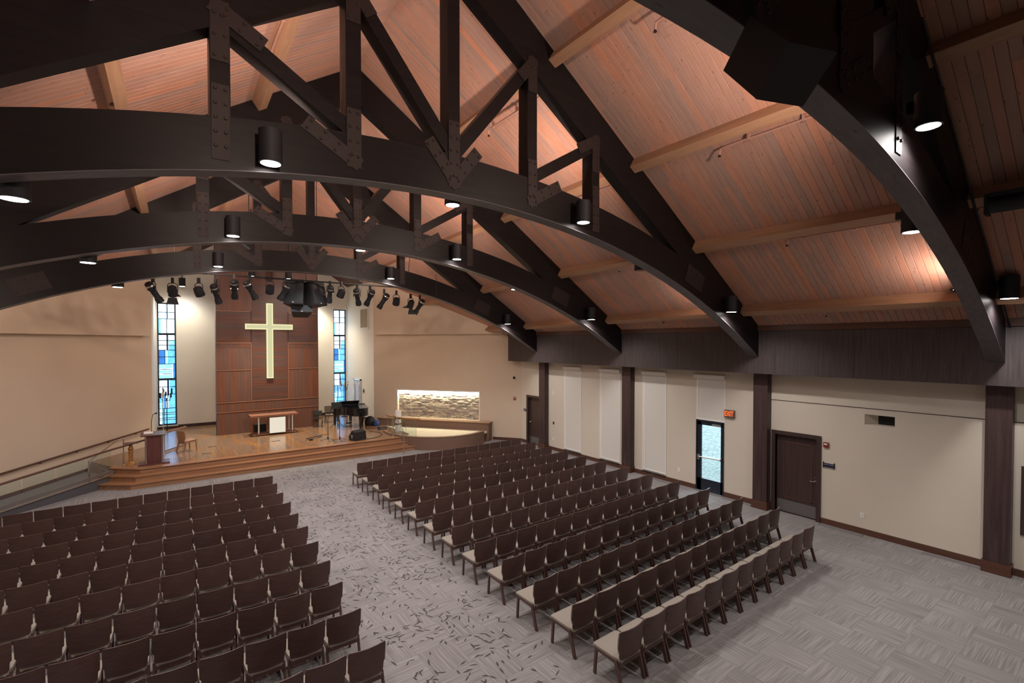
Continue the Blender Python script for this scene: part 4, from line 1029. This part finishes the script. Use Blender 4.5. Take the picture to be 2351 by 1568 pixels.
for a, b in zip(ts, ts[1:]):
    p, q = c0.lerp(c1, a+.004), c0.lerp(c1, b-.004); m = MB()
    for pt in (p, q):
        pass
    f = lambda t: (max(.04, rampz(c0.lerp(c1, t)))+.12, .74+.48*t-.03); n0 = Vector((nc.x, nc.y, 0))*.006
    (zl, zu), (zl2, zu2) = f(a), f(b)
    m.quadbox([p-n0+Vector((0, 0, zl)), q-n0+Vector((0, 0, zl2)), q+n0+Vector((0, 0, zl2)), p+n0+Vector((0, 0, zl)), p-n0+Vector((0, 0, zu)), q-n0+Vector((0, 0, zu2)), q+n0+Vector((0, 0, zu2)), p+n0+Vector((0, 0, zu))]); m.build('glass_panel', 'glass', gr_)
hw_ = thing('wall_handrail', PL(4, .08, 1.0), 'dark wood handrail fixed along the left diagonal wall', 'handrail')
q0, q1 = PL(9.0, .09, .72), PL(.3, .09, 1.24); MB().tube([q0, q1], .03, 10).build('rail', 'base', hw_)
for k in range(7):
    p = q0.lerp(q1, .06+k*.145); MB().tube([p-Vector((0, 0, .03)), p-Vector((0, 0, .06))-nL*.03, p-Vector((0, 0, .06))-nL*.09], .012, 6).build('bracket', 'black', hw_)
m = MB(); q0, q1 = PL(9.0, .0, 0), PL(.2, .0, .0); o = nL*.02
m.quadbox([q0+Vector((0, 0, -.02)), q1+Vector((0, 0, .20)), q1+o+Vector((0, 0, .20)), q0+o+Vector((0, 0, -.02)), q0+Vector((0, 0, .14)), q1+Vector((0, 0, .40)), q1+o+Vector((0, 0, .40)), q0+o+Vector((0, 0, .14))]); m.build('baseboard_left', 'base', kind='structure')

# ------------------------------------------------------------------ congregation chairs
def make_chair(name, wm='cwood', lm='cleg', fm='seatf'):
    t = thing(name, (0, 0, 0))
    # plywood back shell, curved in plan, narrower below the shoulder notch
    prof = [(.418, .205), (.44, .220), (.545, .226), (.56, .244), (.70, .247), (.80, .246), (.818, .240), (.826, .228)]
    us = [-1, -.85, -.5, 0, .5, .85, 1]
    yb = lambda z: -.250-(z-.44)*.10
    rows = [[(u*hw, yb(z)+.046*(u*hw/.247)**2, z) for u in us] for z, hw in prof]
    m = MB().grid(rows, (0, .014, 0)); m.sm = True; bk = m.build('backrest', wm, t)
    prof2 = [(.48, .205), (.51, .222), (.545, .224), (.565, .234), (.70, .238), (.785, .235), (.805, .22)]
    rows = [[(u*hw, yb(z)+.014+.046*(u*hw/.247)**2, z) for u in us] for z, hw in prof2]
    m = MB().grid(rows, (0, .026, .004)); m.sm = True; m.build('back_cushion', fm, bk)
    ys_ = [(-.218, .412, .185), (-.205, .430, .205), (-.10, .432, .228), (.10, .446, .240), (.22, .452, .242), (.262, .444, .240), (.275, .425, .232)]
    rows = [[(u*hw, y, z-.010*(1-abs(u))*(y < .2)-(.012 if abs(u) == 1 else 0)) for u in us] for y, z, hw in ys_]
    m = MB().grid(rows, (0, 0, -.034)); m.sm = True; m.build('seat', fm, t)
    for s in (-1, 1):
        x = s*.226
        MB().beam((x, .238, 0), (x, .208, .40), .026, .040, (0, 1, 0)).build('leg', lm, t)
        MB().beam((x, -.264, 0), (x, -.150, .39), .026, .054, (0, 1, 0)).build('leg', lm, t)
        MB().beam((x, .215, .382), (x, -.15, .362), .027, .036).build('side_rail', lm, t)
    MB().box(-.214, .214, -.212, -.192, .312, .384).build('rear_rail', lm, t)
    MB().box(-.214, .214, .190, .210, .345, .385).build('front_rail', lm, t)
    return t
chair = make_chair('stacking_chair'); cfirst = [True]
def place_chair(x, y, rz, lab, group, z=0., sx=1.):
    o = chair if cfirst[0] else copy_tree(chair); cfirst[0] = False
    o.location = (x, y, z); o.rotation_euler = (0, 0, rz); o.scale = (sx, 1, 1); tag(o, lab, 'chair', group)
RL = [(5.205, 15.69), (5.198, 14.75), (5.178, 13.75), (5.13, 12.81), (5.11, 11.88), (5.07, 10.94), (5.04, 9.95), (5.025, 9.02), (4.99, 8.04), (5.0, 7.11), (4.97, 6.15), (4.99, 5.255), (5.02, 4.36)]
RR = [(12.06, 15.82), (12.07, 14.87), (12.06, 13.88), (12.075, 12.98), (12.05, 12.03), (12.055, 11.10), (12.05, 10.15), (12.01, 9.18), (12.04, 8.265), (12.09, 7.365), (12.066, 6.415), (12.068, 5.50), (11.51, 4.525)]
for r, ((xa, ya), (xb, yb_)) in enumerate(zip(RL, RR)):
    n = 12 if r == 12 else 13; a = atan2(yb_-ya, xb-xa); pitch_ = hypot(xb-xa, yb_-ya)/n; sx = (pitch_-.018)/.494; w = .494*sx
    for i in range(n):
        f = (w/2+(xb-xa-w)*i/(n-1))/(xb-xa)
        x, y = xa+(xb-xa)*f, ya+(yb_-ya)*f
        place_chair(x-sin(a)*.25, y+cos(a)*.25, a, 'brown wooden chair right of aisle, '+ORD[r+1]+' row from stage, '+ORD[i+1]+' seat from aisle', ORD[r+1]+' row of chairs right of the aisle', 0., sx)
LR = [(2.69, 15.66), (2.645, 14.75), (2.61, 13.75), (2.60, 12.80), (2.57, 11.86), (2.56, 10.91), (2.525, 9.945), (2.475, 8.94), (2.415, 8.01), (2.388, 7.04), (2.387, 6.07)]
for r, (xb, yb_) in enumerate(LR):
    w = .496; pt = .5115
    for i in range(14):
        x = xb-w/2-i*pt; y = yb_+.02+.004*i*(1 if i < 7 else 0)+(.03 if i >= 7 else 0)-.012*max(0, i-7); y += .25
        p = project((x+.25, y-.25, .8)); p2 = project((x+.25, y-.25, .1))
        if p is None or p[0] < -4 or p[1] > 1575: continue
        place_chair(x, y, 0, 'brown wooden chair left of aisle, '+ORD[r+1]+' row from stage, '+ORD[i+1]+' seat from aisle', ORD[r+1]+' row of chairs left of the aisle')
# the same kind of chair on the stage
place_chair(7.35, 26.55, radians(172), 'brown padded chair on stage behind the black folding chair', None, STG)
ch2 = make_chair('clergy_chair', 'cside', 'cside', 'cside'); ch2.location = (.85, 22.75, STG); ch2.rotation_euler = (0, 0, radians(-62)); tag(ch2, 'tan wooden chair on stage beside the pulpit by the window', 'chair')

# ------------------------------------------------------------------ altar
al = thing('altar_table', (4.28, 24.5, STG), 'walnut altar table with glowing square front panel and slim posts', 'altar')
m = MB(); n_ = 12
def slab(x0, x1, y0, y1, z, t, bow):
    m = MB(); rows = []
    for k in range(n_+1):
        u = k/n_; x = x0+(x1-x0)*u; b = bow*(1-(2*u-1)**2); rows.append([(x, y0+b, z), (x, y1, z)])
    m.grid(rows, (0, 0, t)); return m
slab(3.28, 5.28, 24.30, 25.05, STG+.86, .075, -.0).build('table_top', 'altarw', al)
slab(3.36, 5.20, 24.34, 24.98, STG+.03, .06, .12).build('plinth', 'altarw', al)
for x, y in ((3.62, 24.45), (3.70, 24.85), (4.98, 24.85), (5.05, 24.45)): MB().tube([(x, y, STG+.08), (x, y, STG+.87)], .026, 10).build('post', 'jamb', al)
MB().box(4.06, 4.72, 24.30, 24.36, STG+.10, STG+.80).build('front_panel', 'altarg', al)
MB().box(4.10, 4.68, 24.36, 24.5, STG+.08, STG+.80).build('panel_box', 'doorw', al)
o = thing('subwoofer', (3.75, 25.35, STG), 'black subwoofer box on the floor behind the altar posts', 'subwoofer'); MB().box(3.55, 4.05, 25.15, 25.55, STG, STG+.42).build('cabinet', 'blackp', o); MB().box(3.58, 4.02, 25.135, 25.15, STG+.03, STG+.39).build('grille', 'grille', o)

# ------------------------------------------------------------------ pulpit with gooseneck, pedestal, candle stands
pu = thing('pulpit', (-.17, 21.1, STG), 'dark reddish wooden pulpit at the stage corner by the steps', 'pulpit')
MB().box(-.43, .09, 20.88, 21.28, STG+.04, STG+1.02).build('body', 'pulpit', pu)
MB().box(-.62, .27, 20.80, 21.42, STG, STG+.05).build('base', 'pulpit', pu)
m = MB(); m.quadbox([(-.55, 20.82, STG+1.0), (.15, 20.82, STG+1.0), (.15, 21.36, STG+1.06), (-.55, 21.36, STG+1.06), (-.55, 20.82, STG+1.03), (.15, 20.82, STG+1.03), (.15, 21.36, STG+1.09), (-.55, 21.36, STG+1.09)]); m.build('reading_top', 'base', pu)
m = MB(); m.quadbox([(-.46, 21.05, STG+1.060), (-.20, 21.05, STG+1.060), (-.20, 21.35, STG+1.092), (-.46, 21.35, STG+1.092), (-.46, 21.05, STG+1.066), (-.20, 21.05, STG+1.066), (-.20, 21.35, STG+1.098), (-.46, 21.35, STG+1.098)]); m.build('paper', 'white', pu)
m = MB()
for x in (-.40, .06): m.box(x-.018, x+.018, 20.855, 20.88, STG+.05, STG+1.0)
m.build('corner_post', 'chrome', pu)
MB().tube([(-.24, 21.2, STG+1.1), (-.24, 21.18, STG+1.45), (-.20, 21.05, STG+1.72), (-.14, 20.98, STG+1.76)], .010, 6).build('gooseneck', 'black', pu); gn_ = bpy.data.objects['gooseneck']
MB().lathe([(.016, 0), (.024, .03), (.024, .08), (.01, .10)], (-.14, 20.98, STG+1.76), 10, (1, -.9, .3)).build('microphone', 'black', gn_)
pe = thing('turned_pedestal', (-.83, 21.36, STG), 'golden oak turned pedestal stand with flat top beside the pulpit', 'pedestal')
MB().lathe([(.17, 0), (.16, .04), (.08, .09), (.06, .14), (.075, .17), (.055, .20), (.07, .36), (.06, .40), (.085, .43), (.055, .46), (.085, .55), (.05, .62), (.05, .68), (.09, .72), (.05, .74)], (-.83, 21.36, STG), 18).build('column', 'brassw', pe)
MB().box(-1.04, -.62, 21.20, 21.52, STG+.735, STG+.76).build('top', 'base', pe)
def candelabra(x, y, lab, dark):
    t = thing('candelabrum', (x, y, STG), lab, 'candelabrum', 'floor candelabra by the windows')
    MB().lathe([(.17, 0), (.15, .03), (.03, .06), (.018, .12), (.018, 1.55), (.03, 1.58), (.012, 1.62)], (x, y, STG), 12).build('stand', 'black', t)
    for k in range(6):
        a = 2*pi*k/6+.3; r = .26 if k % 2 else .17; px_, py_ = x+r*cos(a), y+r*sin(a)*.6; z = STG+1.62+.10*(k % 3)
        MB().tube([(x, y, STG+1.5), (x+r*.6*cos(a), y+r*.36*sin(a), STG+1.48), (px_, py_, z)], .010, 6).build('arm', 'black', t); ar_ = [c for c in t.children if c.name.startswith('arm')][-1]
        MB().lathe([(.012, 0), (.05, .02), (.05, .03)], (px_, py_, z), 10).build('cup', 'black', ar_)
        MB().lathe([(.034, .03), (.034, .20+.05*(k % 2)), (.01, .21+.05*(k % 2))], (px_, py_, z), 10).build('candle', 'black' if dark else 'candle', ar_)  # left stand's candles coloured black as backlit silhouettes, the other stand's stay pale
candelabra(.28, 28.2, 'dark many armed candle stand silhouetted in the left window', True)
candelabra(8.55, 28.0, 'many armed stand of pale candles before the right window', False)
o = thing('flag_pole', (.13, 27.6, STG), 'tall pale processional pole standing in front of the left window edge', 'pole')
MB().lathe([(.16, 0), (.15, .04), (.03, .07), (.022, .12), (.022, 2.05), (.04, 2.08), (.012, 2.2)], (.13, 27.6, STG), 12).build('pole', 'register', o); MB().lathe([(.05, 1.70), (.055, 1.8), (.05, 1.95)], (.13, 27.6, STG), 12).build('collar', 'jamb', o)
# low sloping rail behind the pulpit (ramp top landing)
o = thing('landing_rail', (.47, 23.4, STG), 'low oak topped landing rail behind the pulpit chair', 'rail')
MB().tube([(.09, 22.88, STG+.77), (.86, 23.99, STG+.77)], .03, 10).build('top_rail', 'ptrim', o)
for p in ((.14, 22.95), (.80, 23.90)): MB().tube([(p[0], p[1], STG), (p[0], p[1], STG+.77)], .014, 8).build('post', 'chrome', o)
MB().beam((.14, 22.95, STG+.05), (.80, 23.90, STG+.05), .04, .07).build('bottom_rail', 'chrome', o)

# ------------------------------------------------------------------ grand piano, bench, stands
pn = thing('grand_piano', (7.95, 25.35, STG), 'black lacquered grand piano with closed lid on the stage', 'piano'); pn.rotation_euler = (0, 0, radians(-12)); pn.scale = (1.08, 1.08, 1.06)
ORG[pn.name] = (0, 0, 0)
def PO(pts): return [(x, -y) for x, y in pts]
case = smooth([(-.73, .36), (-.73, .55), (-.66, .80), (-.38, 1.08), (-.12, 1.36), (.0, 1.68), (.22, 1.92), (.52, 1.92), (.70, 1.70), (.73, 1.3), (.73, .36)], 4)
m = MB(); m.prism([(x, -y, .62) for x, y in case], (0, 0, .34)); m.build('case', 'piano', pn)
m = MB(); m.prism([(x*1.015, -(y*1.01-.0), .965) for x, y in case], (0, 0, .022)); m.build('lid', 'piano', pn)
MB().box(-.73, -.66, -.36, .05, .62, .90).build('cheek', 'piano', pn); MB().box(.66, .73, -.36, .05, .62, .90).build('cheek', 'piano', pn)
MB().box(-.66, .66, -.36, .06, .62, .70).build('key_bed', 'piano', pn); MB().box(-.62, .62, -.14, .02, .70, .72).build('keys', 'ivory', pn); MB().box(-.66, .66, -.18, -.15, .70, .88).build('fallboard', 'piano', pn)
MB().box(-.73, .73, -.40, -.02, .99, 1.01).build('lid_flap', 'piano', pn)
m = MB(); m.quadbox([(-.42, -.42, 1.01), (.42, -.42, 1.01), (.42, -.40, 1.01), (-.42, -.40, 1.01), (-.46, -.56, 1.20), (.46, -.56, 1.20), (.46, -.54, 1.20), (-.46, -.54, 1.20)]); m.build('music_desk', 'piano', pn)
for x, y in ((-.62, -.30), (.62, -.30), (.38, -1.55)): MB().lathe([(.035, 0), (.035, .05), (.045, .06), (.06, .35), (.075, .55), (.075, .63)], (x, y, 0), 10).build('leg', 'piano', pn)
m = MB(); m.box(-.10, -.07, -.28, -.24, .1, .62); m.box(.07, .10, -.28, -.24, .1, .62); m.box(-.13, .13, -.30, -.20, .06, .12); m.build('pedal_lyre', 'piano', pn)
bn = thing('piano_bench', (8.1, 26.5, STG), 'black piano bench behind the grand piano', 'bench'); MB().box(7.72, 8.48, 26.33, 26.68, STG+.42, STG+.50).build('seat', 'blackp', bn)
for x in (7.77, 8.43):
    for y in (26.38, 26.63): MB().box(x-.025, x+.025, y-.025, y+.025, STG, STG+.42).build('leg', 'black', bn)
def mic_stand(x, y, h, lab, boom, mic=True):
    t = thing('microphone_stand', (x, y, STG), lab, 'microphone stand', 'microphone stands on the stage')
    MB().tube([(x, y, STG+.05), (x, y, STG+h)], .014, 8).build('mast', 'black', t)
    for k in range(3):
        a = 2*pi*k/3+.5; MB().tube([(x, y, STG+.10), (x+.32*cos(a), y+.32*sin(a), STG+.012)], .010, 6).build('leg', 'black', t)
    MB().lathe([(.03, .08), (.034, .16), (.02, .18)], (x, y, STG), 10).build('hub', 'black', t)
    if boom:
        e = (x+boom[0], y+boom[1], STG+h+boom[2]); bm_ = MB().tube([(x, y, STG+h), e], .011, 6).build('boom', 'black', t)
        MB().lathe([(.013, -.10), (.018, .0), (.028, .03), (.025, .07), (.01, .085)], e, 10, (boom[0], boom[1], boom[2]+.1)).build('microphone', 'black', bm_)
mic_stand(5.86, 21.48, .95, 'black microphone stand with raised boom between altar and floor monitor', (.16, .05, .42))
mic_stand(6.27, 21.18, .92, 'black microphone stand just left of the floor monitor', None)
t = thing('music_stand', (7.2, 24.6, STG), 'black folding music stand base before the grand piano', 'music stand')
MB().tube([(7.1, 24.4, STG+.25), (7.1, 24.4, STG+1.0)], .012, 8).build('mast', 'black', t)
for k in range(3):
    a = 2*pi*k/3+.2; MB().tube([(7.1, 24.4, STG+.42), (7.1+.36*cos(a), 24.4+.36*sin(a), STG+.012)], .012, 6).build('leg', 'black', t)
m = MB(); m.quadbox([(6.85, 24.38, STG+.98), (7.35, 24.38, STG+.98), (7.35, 24.40, STG+.98), (6.85, 24.40, STG+.98), (6.85, 24.5, STG+1.28), (7.35, 24.5, STG+1.28), (7.35, 24.52, STG+1.28), (6.85, 24.52, STG+1.28)]); m.build('desk', 'black', t)
# floor monitor wedge
fm = thing('floor_monitor', (6.98, 20.95, STG), 'black wedge floor monitor speaker at the stage edge', 'floor monitor')
ex_, ey = Vector((.93, .37, 0)), Vector((-.37, .93, 0)); cc = Vector((6.98, 20.95, STG)); pr_ = [(-.20, 0), (.20, 0), (.24, .16), (.03, .44), (-.16, .36)]
m = MB(); m.prism([cc-ex_*.30+ey*a+Vector((0, 0, b)) for a, b in pr_], ex_*.60); m.build('cabinet', 'blackp', fm)
p = cc+ey*.14+Vector((0, 0, .30)); nrm = (ey*.28+Vector((0, 0, .21))).normalized()
m = MB(); sl_ = (ey*-.21+Vector((0, 0, .28))).normalized(); m.obox(cc+ey*.137+Vector((0, 0, .302)), ex_*.27, nrm*.006, sl_*.155); m.build('grille', 'grille', fm)
m = MB(); sd_ = cc-ex_*.303; m.obox(sd_+ey*.02+Vector((0, 0, .22)), ex_*.003, ey*.07, Vector((0, 0, .012))); m.obox(sd_+ey*.02+Vector((0, 0, .17)), ex_*.003, ey*.012, Vector((0, 0, .05))); m.obox(sd_+ey*.02+Vector((0, 0, .12)), ex_*.003, ey*.045, Vector((0, 0, .008))); m.build('emblem', 'signt', fm)
# folding chair
fc = thing('folding_chair', (6.42, 25.35, STG), 'black metal folding chair in front of the walnut wall edge', 'chair'); fc.rotation_euler = (0, 0, radians(170)); ORG[fc.name] = (0, 0, 0)
m = MB(); rows = [[(u*.20, -.20-.02*(1-u*u)-(z-.6)*.25, z) for u in (-1, -.5, 0, .5, 1)] for z in (.56, .62, .72, .78)]; m.grid(rows, (0, .015, 0)).build('backrest', 'blackp', fc)
MB().box(-.20, .20, -.16, .22, .42, .445).build('seat', 'blackp', fc)
for s in (-1, 1):
    MB().tube([(s*.22, .24, 0), (s*.22, -.10, .43), (s*.21, -.25, .80)], .012, 6).build('leg', 'black', fc); MB().tube([(s*.205, -.26, 0), (s*.205, .16, .42)], .012, 6).build('leg', 'black', fc)
MB().tube([(-.22, .19, .06), (.22, .19, .06)], .008, 6).build('crossbar', 'black', fc)
MB().tube(smooth([(7.35, 20.85, STG+.01), (7.7, 20.9, STG+.01), (8.2, 21.3, STG+.01), (8.35, 22.0, STG+.01), (8.1, 22.6, STG+.01)], 5), .012, 6).build('stage_cable', 'cable', None, 'black cable trailing across the stage behind the floor monitor', 'cable')
MB().tube(smooth([(5.1, 22.1, STG+.01), (5.4, 22.6, STG+.01), (5.9, 22.7, STG+.01), (5.6, 22.35, STG+.01), (5.2, 22.5, STG+.01), (5.9, 22.9, STG+.01), (6.3, 23.0, STG+.01)], 5), .009, 6).build('coiled_cable', 'cable', None, 'tangled thin cable on the stage boards right of the altar', 'cable')
MB().box(5.22, 5.36, 21.95, 22.07, STG, STG+.06).build('effects_pedal', 'blackp', None, 'small black box on the stage near the tangled cable', 'box')
o = thing('equipment_bag', (8.75, 24.3, STG), 'dark heap of equipment cases behind the piano tail', 'bag'); m = MB(); m.lathe([(.25, 0), (.28, .15), (.22, .36), (.1, .45)], (8.75, 24.35, STG), 12); m.build('bag', 'blackp', o); MB().lathe([(.16, 0), (.18, .1), (.12, .24), (.05, .3)], (8.95, 23.95, STG), 12).build('pouch', plain('blue_bag', (.03, .06, .20), .6), o)
o = thing('stage_box', (8.85, 22.75, STG), 'black audio stage box on the boards beside the font', 'stage box'); MB().box(8.62, 9.02, 22.7, 22.95, STG, STG+.10).build('case', 'blackp', o); MB().box(8.65, 8.99, 22.69, 22.70, STG+.02, STG+.08).build('socket_panel', 'regdark', o)
